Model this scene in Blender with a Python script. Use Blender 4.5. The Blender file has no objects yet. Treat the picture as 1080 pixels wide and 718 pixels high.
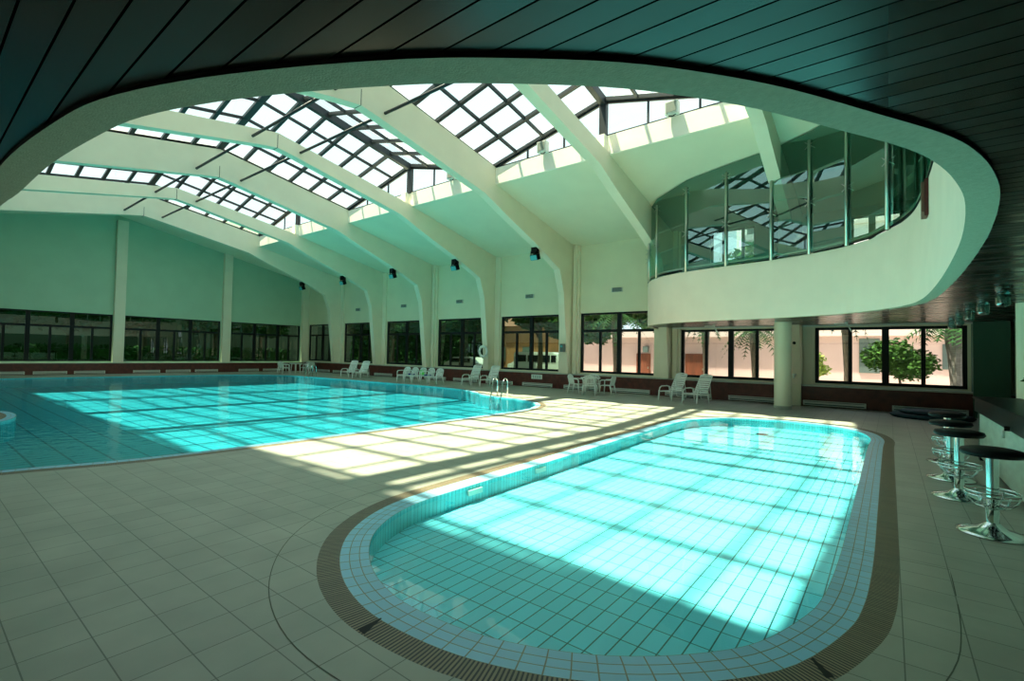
import bpy, bmesh, math, random
from mathutils import Vector, Matrix
from mathutils.geometry import tessellate_polygon

# ---------------------------------------------------------------- camera, sky, sun, exposure
S = 1.17                      # survey units -> metres
sc = bpy.context.scene
col = sc.collection
sc.view_settings.view_transform = 'Standard'
sc.view_settings.look = 'None'
sc.view_settings.exposure = 0.12
sc.view_settings.gamma = 1.0
sc.view_settings.use_curve_mapping = False
try:
    sc.cycles.use_denoising = True
    sc.cycles.max_bounces = 16
    sc.cycles.diffuse_bounces = 6
    sc.cycles.glossy_bounces = 5
    sc.cycles.transparent_max_bounces = 24
    sc.cycles.sample_clamp_indirect = 6.0
except Exception:
    pass

F_PX, YAW, PIT, ROL = 508.87, 0.663916682, 0.0280903178, 0.0190424757
cy_, sy_ = math.cos(YAW), math.sin(YAW)
fw = Vector((-sy_*math.cos(PIT), cy_*math.cos(PIT), math.sin(PIT)))
rt = Vector((cy_, sy_, 0.0))
up = rt.cross(fw)
c_, s_ = math.cos(ROL), math.sin(ROL)
rt2 = rt*c_ + up*s_
up2 = up*c_ - rt*s_
cam_d = bpy.data.cameras.new('camera')
cam = bpy.data.objects.new('camera', cam_d)
col.objects.link(cam)
cam.matrix_world = Matrix(((rt2.x, up2.x, -fw.x, 0), (rt2.y, up2.y, -fw.y, 0), (rt2.z, up2.z, -fw.z, 1.45*S), (0, 0, 0, 1)))
cam_d.sensor_width = 36.0
cam_d.lens = 36.0*F_PX/1080.0
cam_d.clip_start = 0.05
cam_d.clip_end = 400
sc.camera = cam

world = bpy.data.worlds.new('world')
sc.world = world
world.use_nodes = True
wn = world.node_tree.nodes['Background']
wn.inputs[0].default_value = (0.77, 0.91, 1.0, 1)
wn.inputs[1].default_value = 1.5

sun_d = bpy.data.lights.new('sun', 'SUN')
sun_d.energy = 19.0
sun_d.color = (1.0, 0.93, 0.72)
sun_d.angle = math.radians(1.2)
sun = bpy.data.objects.new('sun', sun_d)
col.objects.link(sun)
sun.rotation_euler = Vector((-0.275, -0.178, 1.0)).to_track_quat('Z', 'Y').to_euler()
sun.location = (-20, -10, 40)

# ---------------------------------------------------------------- materials
def mat(name, base, rough=0.6, metal=0.0, spec=0.5, noise=0.0, nscale=3.0, bump=0.0, bscale=20.0, nstretch=None):
    m = bpy.data.materials.new(name)
    m.use_nodes = True
    nt = m.node_tree
    b = nt.nodes['Principled BSDF']
    b.inputs['Base Color'].default_value = (*base, 1)
    b.inputs['Roughness'].default_value = rough
    b.inputs['Metallic'].default_value = metal
    b.inputs['Specular IOR Level'].default_value = spec
    if noise > 0 or bump > 0:
        g = nt.nodes.new('ShaderNodeNewGeometry')
        src = g.outputs['Position']
        if nstretch:
            mp = nt.nodes.new('ShaderNodeMapping')
            mp.inputs['Scale'].default_value = nstretch
            nt.links.new(src, mp.inputs[0])
            src = mp.outputs[0]
    if noise > 0:
        n = nt.nodes.new('ShaderNodeTexNoise')
        n.inputs['Scale'].default_value = nscale
        n.inputs['Detail'].default_value = 4
        nt.links.new(src, n.inputs['Vector'])
        r = nt.nodes.new('ShaderNodeValToRGB')
        r.color_ramp.elements[0].position = 0.3
        r.color_ramp.elements[1].position = 0.7
        r.color_ramp.elements[0].color = (*[max(0, c*(1-noise)) for c in base], 1)
        r.color_ramp.elements[1].color = (*[min(1, c*(1+noise)) for c in base], 1)
        nt.links.new(n.outputs['Fac'], r.inputs[0])
        nt.links.new(r.outputs[0], b.inputs['Base Color'])
    if bump > 0:
        n2 = nt.nodes.new('ShaderNodeTexNoise')
        n2.inputs['Scale'].default_value = bscale
        nt.links.new(src, n2.inputs['Vector'])
        bp = nt.nodes.new('ShaderNodeBump')
        bp.inputs['Strength'].default_value = bump
        bp.inputs['Distance'].default_value = 0.02
        nt.links.new(n2.outputs['Fac'], bp.inputs['Height'])
        nt.links.new(bp.outputs[0], b.inputs['Normal'])
    return m

def lines_node(nt, src, pitch, width, off=0.0):
    """1 on a joint line, 0 elsewhere, for a scalar socket in survey units"""
    def mth(op, a, bv=None):
        n = nt.nodes.new('ShaderNodeMath'); n.operation = op
        if isinstance(a, (int, float)): n.inputs[0].default_value = a
        else: nt.links.new(a, n.inputs[0])
        if bv is not None:
            if isinstance(bv, (int, float)): n.inputs[1].default_value = bv
            else: nt.links.new(bv, n.inputs[1])
        return n.outputs[0]
    a = mth('SUBTRACT', src, off)
    a = mth('DIVIDE', a, pitch)
    a = mth('ADD', a, 0.5)
    a = mth('FRACT', a)
    a = mth('SUBTRACT', a, 0.5)
    a = mth('ABSOLUTE', a)
    a = mth('LESS_THAN', a, width/pitch/2)
    return a

def grid_mat(name, base, joint, px, py, wx, wy, ox=0, oy=0, rough=0.3, vary=0.08, uv=False, spec=0.5, mottled=0.0, matt_joint=False):
    m = bpy.data.materials.new(name)
    m.use_nodes = True
    nt = m.node_tree
    b = nt.nodes['Principled BSDF']
    b.inputs['Roughness'].default_value = rough
    b.inputs['Specular IOR Level'].default_value = spec
    sep = nt.nodes.new('ShaderNodeSeparateXYZ')
    if uv:
        u = nt.nodes.new('ShaderNodeUVMap')
        nt.links.new(u.outputs[0], sep.inputs[0])
        base_vec = u.outputs[0]
    else:
        g = nt.nodes.new('ShaderNodeNewGeometry')
        v = nt.nodes.new('ShaderNodeVectorMath'); v.operation = 'SCALE'
        v.inputs['Scale'].default_value = 1.0/S
        nt.links.new(g.outputs['Position'], v.inputs[0])
        nt.links.new(v.outputs[0], sep.inputs[0])
        base_vec = v.outputs[0]
    outs = []
    if px: outs.append(lines_node(nt, sep.outputs[0], px, wx, ox))
    if py: outs.append(lines_node(nt, sep.outputs[1], py, wy, oy))
    fac = outs[0]
    if len(outs) > 1:
        mx = nt.nodes.new('ShaderNodeMath'); mx.operation = 'MAXIMUM'
        nt.links.new(outs[0], mx.inputs[0]); nt.links.new(outs[1], mx.inputs[1])
        fac = mx.outputs[0]
    # per tile tone
    sn = nt.nodes.new('ShaderNodeVectorMath'); sn.operation = 'SUBTRACT'
    nt.links.new(base_vec, sn.inputs[0])
    sn.inputs[1].default_value = (ox, oy, 0)
    dv = nt.nodes.new('ShaderNodeVectorMath'); dv.operation = 'DIVIDE'
    nt.links.new(sn.outputs[0], dv.inputs[0])
    dv.inputs[1].default_value = (px or 1e3, py or 1e3, 1e3)
    fl = nt.nodes.new('ShaderNodeVectorMath'); fl.operation = 'FLOOR'
    nt.links.new(dv.outputs[0], fl.inputs[0])
    wnz = nt.nodes.new('ShaderNodeTexWhiteNoise')
    nt.links.new(fl.outputs[0], wnz.inputs['Vector'])
    mr = nt.nodes.new('ShaderNodeMapRange')
    mr.inputs['To Min'].default_value = 1-vary
    mr.inputs['To Max'].default_value = 1+vary
    nt.links.new(wnz.outputs['Value'], mr.inputs['Value'])
    val = mr.outputs[0]
    if mottled > 0:
        nz = nt.nodes.new('ShaderNodeTexNoise')
        nz.inputs['Scale'].default_value = 2.2
        nz.inputs['Detail'].default_value = 6
        nt.links.new(base_vec, nz.inputs['Vector'])
        m2 = nt.nodes.new('ShaderNodeMapRange')
        m2.inputs['From Min'].default_value = 0.3; m2.inputs['From Max'].default_value = 0.7
        m2.inputs['To Min'].default_value = 1-mottled; m2.inputs['To Max'].default_value = 1+mottled
        nt.links.new(nz.outputs['Fac'], m2.inputs['Value'])
        mm = nt.nodes.new('ShaderNodeMath'); mm.operation = 'MULTIPLY'
        nt.links.new(val, mm.inputs[0]); nt.links.new(m2.outputs[0], mm.inputs[1])
        val = mm.outputs[0]
    sc1 = nt.nodes.new('ShaderNodeVectorMath'); sc1.operation = 'SCALE'
    sc1.inputs[0].default_value = base
    nt.links.new(val, sc1.inputs['Scale'])
    mix = nt.nodes.new('ShaderNodeMix'); mix.data_type = 'RGBA'
    nt.links.new(fac, mix.inputs['Factor'])
    nt.links.new(sc1.outputs[0], mix.inputs['A'])
    mix.inputs['B'].default_value = (*joint, 1)
    nt.links.new(mix.outputs['Result'], b.inputs['Base Color'])
    if matt_joint:
        inv = nt.nodes.new('ShaderNodeMapRange')
        inv.inputs['To Min'].default_value = spec; inv.inputs['To Max'].default_value = 0.0
        nt.links.new(fac, inv.inputs['Value'])
        nt.links.new(inv.outputs[0], b.inputs['Specular IOR Level'])
        rr = nt.nodes.new('ShaderNodeMapRange')
        rr.inputs['To Min'].default_value = rough*0.75; rr.inputs['To Max'].default_value = rough*1.5
        nt.links.new(wnz.outputs['Value'], rr.inputs['Value'])
        nt.links.new(rr.outputs[0], b.inputs['Roughness'])
    return m

def glass_mat(name, tint, refl=0.08, rough=0.0, fres=True, bump=0.0, bscale=6.0, ior=1.5, bdist=0.02, gloss=(1, 1, 1), graz=1.0):
    m = bpy.data.materials.new(name)
    m.use_nodes = True
    nt = m.node_tree
    nt.nodes.remove(nt.nodes['Principled BSDF'])
    out = nt.nodes['Material Output']
    tr = nt.nodes.new('ShaderNodeBsdfTransparent')
    tr.inputs[0].default_value = (*tint, 1)
    gl = nt.nodes.new('ShaderNodeBsdfGlossy')
    gl.inputs['Roughness'].default_value = rough
    gl.inputs['Color'].default_value = (*gloss, 1)
    mx = nt.nodes.new('ShaderNodeMixShader')
    lw = nt.nodes.new('ShaderNodeLayerWeight')
    lw.inputs['Blend'].default_value = 0.5
    pw = nt.nodes.new('ShaderNodeMath'); pw.operation = 'POWER'
    nt.links.new(lw.outputs['Facing'], pw.inputs[0]); pw.inputs[1].default_value = 5.0
    f0 = ((ior-1)/(ior+1))**2*(2.0 if ior > 1.4 else 1.0)
    ml = nt.nodes.new('ShaderNodeMath'); ml.operation = 'MULTIPLY'
    nt.links.new(pw.outputs[0], ml.inputs[0]); ml.inputs[1].default_value = (1-f0-refl)*graz
    ad = nt.nodes.new('ShaderNodeMath'); ad.operation = 'ADD'; ad.use_clamp = True
    nt.links.new(ml.outputs[0], ad.inputs[0])
    ad.inputs[1].default_value = refl+f0
    nt.links.new(ad.outputs[0], mx.inputs[0])
    nt.links.new(tr.outputs[0], mx.inputs[1])
    nt.links.new(gl.outputs[0], mx.inputs[2])
    nt.links.new(mx.outputs[0], out.inputs[0])
    if bump > 0:
        g = nt.nodes.new('ShaderNodeNewGeometry')
        n = nt.nodes.new('ShaderNodeTexNoise')
        n.inputs['Scale'].default_value = bscale
        n.inputs['Detail'].default_value = 2
        nt.links.new(g.outputs['Position'], n.inputs['Vector'])
        bp = nt.nodes.new('ShaderNodeBump')
        bp.inputs['Strength'].default_value = bump
        bp.inputs['Distance'].default_value = bdist
        nt.links.new(n.outputs['Fac'], bp.inputs['Height'])
        nt.links.new(bp.outputs[0], gl.inputs['Normal'])
    return m

M = {}
M['wall'] = mat('painted plaster', (0.74, 0.71, 0.52), 0.75, noise=0.03, nscale=1.2)
M['end_wall'] = mat('green shade plaster', (0.40, 0.58, 0.43), 0.8, noise=0.04, nscale=0.9)  # green of shade and pool bounce put into the end wall's colour
M['rib'] = mat('rib paint', (0.77, 0.72, 0.56), 0.7, noise=0.03, nscale=1.5)
M['slab'] = mat('ceiling paint', (0.72, 0.71, 0.54), 0.75, noise=0.03, nscale=1.0)
M['curb'] = mat('cream curb paint', (0.86, 0.82, 0.70), 0.7, noise=0.04, nscale=2)
M['band'] = mat('grey green render', (0.42, 0.40, 0.29), 0.85, noise=0.08, nscale=30, bump=0.3, bscale=90)
M['parapet'] = mat('pale green parapet paint', (0.90, 0.73, 0.60), 0.7, noise=0.03, nscale=1.5)
M['brown'] = mat('dark red brown tile', (0.09, 0.018, 0.012), 0.45, noise=0.35, nscale=5)
M['sill'] = mat('pale stone sill', (0.42, 0.45, 0.38), 0.5, noise=0.1, nscale=6)
M['frame'] = mat('dark window frame', (0.005, 0.008, 0.009), 0.5, spec=0.2)
M['skyframe'] = mat('dark skylight frame', (0.008, 0.013, 0.017), 0.5)
M['chrome'] = mat('chrome', (0.75, 0.8, 0.8), 0.12, metal=1.0)
M['steel'] = mat('brushed steel', (0.50, 0.54, 0.48), 0.28, metal=1.0)
M['black'] = mat('black leatherette', (0.003, 0.004, 0.005), 0.45, spec=0.15)
M['blackmetal'] = mat('black metal', (0.004, 0.005, 0.006), 0.5, spec=0.15)
M['white_plastic'] = mat('white plastic', (0.72, 0.78, 0.74), 0.4)
M['white_metal'] = mat('white enamel', (0.6, 0.63, 0.58), 0.4)
M['dark_ceiling_gap'] = mat('brown trim', (0.02, 0.01, 0.008), 0.5)
M['green_towel'] = mat('green towel', (0.15, 0.7, 0.15), 0.9)
M['blue_towel'] = mat('dark blue towel', (0.02, 0.03, 0.22), 0.9)
M['leaf'] = mat('leaf', (0.045, 0.12, 0.02), 0.8, spec=0.15, noise=0.6, nscale=6)
M['leaf_dark'] = mat('dark leaf', (0.014, 0.055, 0.012), 0.8, spec=0.12, noise=0.7, nscale=5)
M['leaf_light'] = mat('bright leaf', (0.30, 0.42, 0.05), 0.5, noise=0.4, nscale=6)
M['bark'] = mat('bark', (0.10, 0.08, 0.06), 0.9, noise=0.4, nscale=14, nstretch=(1, 1, 0.3))
M['bark_grey'] = mat('grey palm bark', (0.16, 0.15, 0.14), 0.9, noise=0.4, nscale=14, nstretch=(0.3, 0.3, 2))
M['pink'] = mat('pink render', (0.70, 0.50, 0.46), 0.85, noise=0.05, nscale=1)
M['fascia'] = mat('pale pink fascia', (0.72, 0.58, 0.54), 0.85)
M['door_brown'] = mat('brown timber', (0.20, 0.055, 0.025), 0.5, noise=0.3, nscale=8, nstretch=(1, 1, 0.2))
M['orange'] = mat('orange render', (0.42, 0.19, 0.08), 0.85, noise=0.1, nscale=1.5)
M['greyblue'] = mat('grey green shutter', (0.10, 0.14, 0.13), 0.6)
M['ground'] = mat('pale paving', (0.42, 0.38, 0.34), 0.9, noise=0.12, nscale=1.2)
M['lawn'] = mat('lawn', (0.05, 0.10, 0.03), 0.95, noise=0.5, nscale=8)
M['car_white'] = mat('white car paint', (0.75, 0.75, 0.75), 0.25)
M['tyre'] = mat('rubber', (0.01, 0.01, 0.01), 0.8)
M['marble'] = mat('pale green marble', (0.42, 0.56, 0.47), 0.35, noise=0.14, nscale=5, nstretch=(1, 0.6, 2))
M['granite'] = mat('black granite', (0.005, 0.005, 0.005), 0.35, spec=0.12, noise=0.6, nscale=60)
M['lens_teal'] = mat('teal lamp glass', (0.10, 0.42, 0.45), 0.08)
M['red_lamp'] = mat('dark red lacquer', (0.09, 0.012, 0.012), 0.4)
M['red_face'] = mat('bronze', (0.22, 0.10, 0.07), 0.35)
M['sign'] = mat('white sign', (0.75, 0.78, 0.72), 0.5)
M['ink'] = mat('teal ink', (0.04, 0.22, 0.25), 0.6)
M['mat_blue'] = mat('dark teal vinyl', (0.005, 0.035, 0.045), 0.6, spec=0.2)
M['mezz'] = mat('mezzanine paint and pilaster shade', (0.04, 0.12, 0.08), 0.8)
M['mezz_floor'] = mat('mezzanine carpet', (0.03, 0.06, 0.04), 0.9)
M['terracotta'] = mat('terracotta', (0.25, 0.10, 0.05), 0.8)
M['skyglass'] = glass_mat('skylight glass', (0.86, 0.94, 0.86), 0.01)
M['winglass'] = glass_mat('window glass', (0.80, 0.84, 0.82), 0.03)
M['darkglass'] = glass_mat('tinted window glass', (0.24, 0.38, 0.28), 0.0)
M['barrier'] = glass_mat('green balustrade glass', (0.46, 0.72, 0.62), 0.16, gloss=(0.62, 0.92, 0.86))
M['water_small'] = glass_mat('shallow water', (0.72, 0.95, 0.96), 0.0, ior=1.33, bump=0.2, bscale=2.2, bdist=0.02, graz=0.8)
M['water_big'] = glass_mat('pool water', (0.50, 0.85, 0.90), 0.0, ior=1.33, bump=0.3, bscale=4.0, bdist=0.03, graz=0.55)
M['lampglass'] = glass_mat('lamp glass', (0.45, 0.75, 0.72), 0.25, rough=0.05)
M['column'] = mat('pale green column paint', (0.84, 0.84, 0.64), 0.6)
M['joint'] = mat('tile joint', (0.11, 0.12, 0.09), 0.8)
M['deck'] = grid_mat('deck tile', (0.37, 0.37, 0.31), (0.13, 0.14, 0.11), 0.2655, 0.2655, 0.006, 0.006, 0.32, 0.92, rough=0.38, vary=0.05, mottled=0.12)
M['pooltile'] = grid_mat('small pool tile', (0.27, 0.76, 0.90), (0.01, 0.08, 0.09), 0.1085, 0.2295, 0.0085, 0.008, -1.34, 2.645, rough=0.3, vary=0.05)
M['bigtile'] = grid_mat('big pool tile', (0.075, 0.46, 0.53), (0.005, 0.09, 0.15), 0.217, 0.459, 0.028, 0.035, 0, 0, rough=0.3, vary=0.06)
M['wallt'] = grid_mat('pool wall tile', (0.12, 0.58, 0.64), (0.02, 0.20, 0.25), 0.055, 0, 0.006, 0, uv=True, rough=0.25, vary=0.10)
M['coping'] = grid_mat('coping tile', (0.28, 0.62, 0.84), (0.20, 0.21, 0.16), 0.115, 0.0667, 0.007, 0.006, uv=True, rough=0.3, vary=0.07)
M['grate'] = grid_mat('overflow grate', (0.27, 0.21, 0.13), (0.008, 0.007, 0.005), 0.022, 0.0, 0.010, 0.0, uv=True, rough=0.5, vary=0.12)
M['plank'] = grid_mat('ceiling plank', (0.020, 0.015, 0.011), (0.001, 0.001, 0.001), 0, 0.1085, 0, 0.008, 0, 0.312, rough=0.24, vary=0.3, spec=0.25, matt_joint=True)

# ---------------------------------------------------------------- mesh helpers
class MB:
    """collects shapes in survey units (or metres) and links them as one mesh object"""
    def __init__(self, k=S):
        self.k = k
        self.bm = bmesh.new()
        self.uv = None
    def v(self, p):
        return self.bm.verts.new(Vector(p)*self.k)
    def face(self, vs):
        try:
            return self.bm.faces.new(vs)
        except ValueError:
            return None
    def quad(self, a, b, c, d):
        return self.face([self.v(a), self.v(b), self.v(c), self.v(d)])
    def poly(self, pts):
        return self.face([self.v(p) for p in pts])
    def box(self, x0, x1, y0, y1, z0, z1):
        v = [self.v((x, y, z)) for z in (z0, z1) for x, y in ((x0, y0), (x1, y0), (x1, y1), (x0, y1))]
        for f in ((3, 2, 1, 0), (4, 5, 6, 7), (0, 1, 5, 4), (1, 2, 6, 5), (2, 3, 7, 6), (3, 0, 4, 7)):
            self.face([v[i] for i in f])
        return self
    def prism(self, prof, a0, a1, axis='X'):
        """closed profile extruded along an axis; profile in the two other axes"""
        def P(p, a):
            return (a, p[0], p[1]) if axis == 'X' else ((p[0], a, p[1]) if axis == 'Y' else (p[0], p[1], a))
        A = [self.v(P(p, a0)) for p in prof]
        B = [self.v(P(p, a1)) for p in prof]
        n = len(prof)
        for i in range(n):
            self.face([A[i], A[(i+1) % n], B[(i+1) % n], B[i]])
        tris = tessellate_polygon([[Vector((p[0], p[1], 0)) for p in prof]])
        for t in tris:
            self.face([A[i] for i in t]); self.face([B[i] for i in reversed(t)])
        return self
    def bar(self, a, b, w, h=None, upv=(0, 0, 1)):
        a, b = Vector(a), Vector(b)
        h = w if h is None else h
        d = (b-a).normalized()
        u = Vector(upv)
        s = d.cross(u)
        if s.length < 1e-5:
            s = d.cross(Vector((1, 0, 0)))
        s.normalize()
        u = s.cross(d).normalized()
        vs = []
        for p in (a, b):
            for i, j in ((-1, -1), (1, -1), (1, 1), (-1, 1)):
                vs.append(self.v(p + s*i*w/2 + u*j*h/2))
        for f in ((3, 2, 1, 0), (4, 5, 6, 7), (0, 1, 5, 4), (1, 2, 6, 5), (2, 3, 7, 6), (3, 0, 4, 7)):
            self.face([vs[i] for i in f])
        return self
    def tube(self, pts, r, n=8, closed=False, radii=None, cap=True):
        pts = [Vector(p) for p in pts]
        m = len(pts)
        rings = []
        prev = None
        for i, p in enumerate(pts):
            if closed:
                d = pts[(i+1) % m]-pts[i-1]
            else:
                d = pts[min(i+1, m-1)]-pts[max(i-1, 0)]
            d.normalize()
            if prev is None:
                s = d.cross(Vector((0, 0, 1)))
                if s.length < 1e-4: s = d.cross(Vector((1, 0, 0)))
            else:
                s = prev - d*prev.dot(d)
            s.normalize(); prev = s
            t = d.cross(s)
            rr = radii[i] if radii else r
            rings.append([self.v(p + s*math.cos(2*math.pi*j/n)*rr + t*math.sin(2*math.pi*j/n)*rr) for j in range(n)])
        for i in range(m if closed else m-1):
            A, B = rings[i], rings[(i+1) % m]
            for j in range(n):
                self.face([A[j], A[(j+1) % n], B[(j+1) % n], B[j]])
        if not closed and cap:
            self.face(list(reversed(rings[0]))); self.face(rings[-1])
        return self
    def lathe(self, prof, n=24, c=(0, 0, 0)):
        c = Vector(c)
        rings = []
        for r, z in prof:
            if r < 1e-5:
                rings.append([self.v(c+Vector((0, 0, z)))])
            else:
                rings.append([self.v(c+Vector((r*math.cos(2*math.pi*j/n), r*math.sin(2*math.pi*j/n), z))) for j in range(n)])
        for A, B in zip(rings, rings[1:]):
            for j in range(n):
                k = (j+1) % n
                if len(A) == 1 and len(B) == 1: continue
                if len(A) == 1: self.face([A[0], B[k], B[j]][::-1])
                elif len(B) == 1: self.face([A[j], A[k], B[0]])
                else: self.face([A[j], A[k], B[k], B[j]])
        return self
    def build(self, name, m, parent=None, smooth=False, bevel=0.0, kind=None, loc=None, rz=0.0):
        bmesh.ops.recalc_face_normals(self.bm, faces=self.bm.faces[:])
        if bevel > 0:
            es = [e for e in self.bm.edges if len(e.link_faces) == 2 and e.calc_face_angle(0) > 0.6]
            bmesh.ops.bevel(self.bm, geom=es, offset=bevel, segments=2, affect='EDGES', clamp_overlap=True)
        me = bpy.data.meshes.new(name)
        self.bm.to_mesh(me); self.bm.free()
        if smooth:
            for p in me.polygons: p.use_smooth = True
        me.materials.append(m)
        o = bpy.data.objects.new(name, me)
        col.objects.link(o)
        if parent: o.parent = parent
        if kind: o['kind'] = kind
        if loc is not None: o.location = Vector(loc)
        o.rotation_euler.z = rz
        return o

def tag(o, label=None, cat=None, group=None, kind=None):
    if label: o['label'] = label
    if cat: o['category'] = cat
    if group: o['group'] = group
    if kind: o['kind'] = kind
    return o

def thing(name, label, cat, loc=(0, 0, 0), rz=0.0, group=None, kind=None):
    o = bpy.data.objects.new(name, None)
    o.empty_display_size = 0.1
    col.objects.link(o)
    o.location = Vector(loc)*S
    o.rotation_euler.z = rz
    return tag(o, label, cat, group, kind)

def copy_tree(o, loc=None, rz=None, label=None, group=None):
    c = o.copy(); col.objects.link(c)
    if loc is not None: c.location = Vector(loc)*S
    if rz is not None: c.rotation_euler.z = rz
    if label: c['label'] = label
    if group: c['group'] = group
    for ch in o.children:
        d = ch.copy(); col.objects.link(d); d.parent = c
        for g in ch.children:
            e = g.copy(); col.objects.link(e); e.parent = d
    return c

def smooth_curve(pts, n=6, closed=False):
    """Catmull-Rom"""
    out = []
    m = len(pts)
    rng = range(m if closed else m-1)
    for i in rng:
        if closed:
            p0, p1, p2, p3 = pts[i-1], pts[i], pts[(i+1) % m], pts[(i+2) % m]
        else:
            p0, p1, p2, p3 = pts[max(i-1, 0)], pts[i], pts[i+1], pts[min(i+2, m-1)]
        for k in range(n):
            t = k/n
            out.append(tuple(0.5*((2*p1[j]) + (-p0[j]+p2[j])*t + (2*p0[j]-5*p1[j]+4*p2[j]-p3[j])*t*t + (-p0[j]+3*p1[j]-3*p2[j]+p3[j])*t**3) for j in range(2)))
    if not closed: out.append(tuple(pts[-1]))
    return out

def offset(pts, d, closed=True):
    """positive d = to the left of travel"""
    m = len(pts); out = []
    for i in range(m):
        a = Vector(pts[i-1]) if (closed or i > 0) else Vector(pts[i])
        b = Vector(pts[(i+1) % m]) if (closed or i < m-1) else Vector(pts[i])
        t = (b-a).normalized()
        out.append((pts[i][0]-t.y*d, pts[i][1]+t.x*d))
    return out

def arclen(pts, closed):
    L = [0.0]
    m = len(pts)
    for i in range(1, m+(1 if closed else 0)):
        a, b = Vector(pts[i-1]), Vector(pts[i % m])
        L.append(L[-1]+(b-a).length)
    return L

def strip(A, B, zA, zB, closed=True, vA=0.0, vB=1.0, k=S, uref=None):
    """band between two plan curves with UVs (u along, v across)"""
    mb = MB(k)
    uvl = mb.bm.loops.layers.uv.new('UVMap')
    L = arclen(uref or A, closed)
    m = len(A)
    for i in range(m if closed else m-1):
        j = (i+1) % m
        za0, zb0 = (zA[i], zB[i]) if isinstance(zA, (list, tuple)) else (zA, zB)
        za1, zb1 = (zA[j], zB[j]) if isinstance(zA, (list, tuple)) else (zA, zB)
        f = mb.quad((*A[i], za0), (*A[j], za1), (*B[j], zb1), (*B[i], zb0))
        if f:
            for l, uvv in zip(f.loops, ((L[i], vA), (L[i+1], vA), (L[i+1], vB), (L[i], vB))):
                l[uvl].uv = uvv
    return mb

def flat(polys, z, k=S, flip=False):
    mb = MB(k)
    tris = tessellate_polygon([[Vector((p[0], p[1], 0)) for p in P] for P in polys])
    allp = [p for P in polys for p in P]
    vs = [mb.v((p[0], p[1], z)) for p in allp]
    for t in tris:
        mb.face([vs[i] for i in t])
    return mb

# ---------------------------------------------------------------- plan outlines
ZS, ZP = 2.517, 2.537          # underside of the edge band, plank ceiling
XW, XE, YF, YN = -32.6, 3.1, 18.0, -4.0        # end wall, right wall, long window wall, near wall
small_in = [(-0.28, 11.3), (-0.285, 10.3), (-0.29, 8.6), (-0.29, 6.9), (-0.29, 5.6), (-0.29, 4.6), (-0.30, 4.0), (-0.32, 3.6), (-0.37, 3.26), (-0.53, 2.78), (-0.76, 2.46), (-1.06, 2.19), (-1.36, 2.02), (-1.68, 1.91), (-2.0, 1.87), (-2.3, 1.88), (-2.62, 1.97), (-2.92, 2.13), (-3.18, 2.34), (-3.36, 2.57), (-3.50, 2.85), (-3.59, 3.2), (-3.62, 3.7), (-3.635, 4.7), (-3.65, 5.7), (-3.70, 7.7), (-3.73, 9.3), (-3.74, 10.5), (-3.66, 11.35), (-3.35, 12.1), (-2.8, 12.66), (-2.0, 12.93), (-1.3, 12.86), (-0.78, 12.6), (-0.45, 12.1)]
small = smooth_curve(small_in, 4, True)        # travels clockwise seen from above: left of travel = outside?
def area(P):
    return 0.5*sum(P[i][0]*P[(i+1) % len(P)][1]-P[(i+1) % len(P)][0]*P[i][1] for i in range(len(P)))
def outward(P, d):
    return offset(P, -d if area(P) > 0 else d)
big_in = [(-8.3, -3.2), (-8.2, -1.0), (-8.06, 0.79), (-7.7, 2.1), (-7.56, 4.5), (-7.52, 7.0), (-7.5, 9.1), (-7.58, 10.3), (-7.95, 11.3), (-8.6, 12.0), (-9.5, 12.42), (-10.3, 12.5), (-11.0, 12.68), (-11.9, 13.15), (-12.9, 13.75), (-14.0, 14.1), (-16.0, 14.25), (-18.5, 14.25), (-21.0, 14.2), (-24.0, 14.1), (-27.0, 13.7), (-28.8, 12.2), (-29.4, 9.0), (-29.7, 5.0), (-29.8, 0.0), (-29.8, -3.2), (-22, -3.3), (-15.95, -3.2), (-15.9, -0.5), (-15.75, 0.8), (-15.3, 1.45), (-14.3, 1.6), (-13.3, 1.35), (-12.75, 0.7), (-12.6, -0.5), (-12.5, -3.2)]
big = smooth_curve(big_in, 4, True)
open_in = [(-33.0, 0.30), (-24.0, 0.34), (-14.0, 0.38), (-8.0, 0.42), (-5.6, 0.46), (-4.84, 0.50), (-3.9, 0.53), (-3.15, 0.60), (-2.73, 0.67), (-2.3, 0.82), (-1.88, 1.02), (-1.46, 1.26), (-1.18, 1.46), (-0.88, 1.71), (-0.66, 1.95), (-0.44, 2.24), (-0.17, 2.68), (0.05, 3.05), (0.185, 3.36), (0.31, 3.82), (0.41, 4.45), (0.49, 5.6), (0.52, 7.0), (0.52, 8.4), (0.49, 9.8), (0.43, 10.8), (0.30, 11.6), (0.0, 12.3), (-0.63, 13.1), (-1.1, 13.48), (-1.7, 13.8), (-2.4, 14.08), (-3.4, 14.32), (-4.3, 14.52), (-5.0, 14.75), (-5.73, 15.14), (-6.28, 15.66), (-6.65, 16.2), (-6.93, 16.9), (-7.03, 17.5), (-7.05, 18.0)]
opening = smooth_curve(open_in, 4, False)

# ---------------------------------------------------------------- floor
sm_out = outward(small, 0.20)
sm_gr = outward(small, 0.345)
bg_out = outward(big, 0.14)
bg_gr = outward(big, 0.30)
outer = [(XW-0.4, YN-0.3), (XE+0.3, YN-0.3), (XE+0.3, YF+0.2), (XW-0.4, YF+0.2)]
flat([outer], -0.95).build('floor_light_stop', M['dark_ceiling_gap'], kind='structure')  # unseen sheet added to stop light leaking up at the pool edges
flat([outer, sm_gr, bg_gr], 0.0).build('floor', M['deck'], kind='structure')

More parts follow.
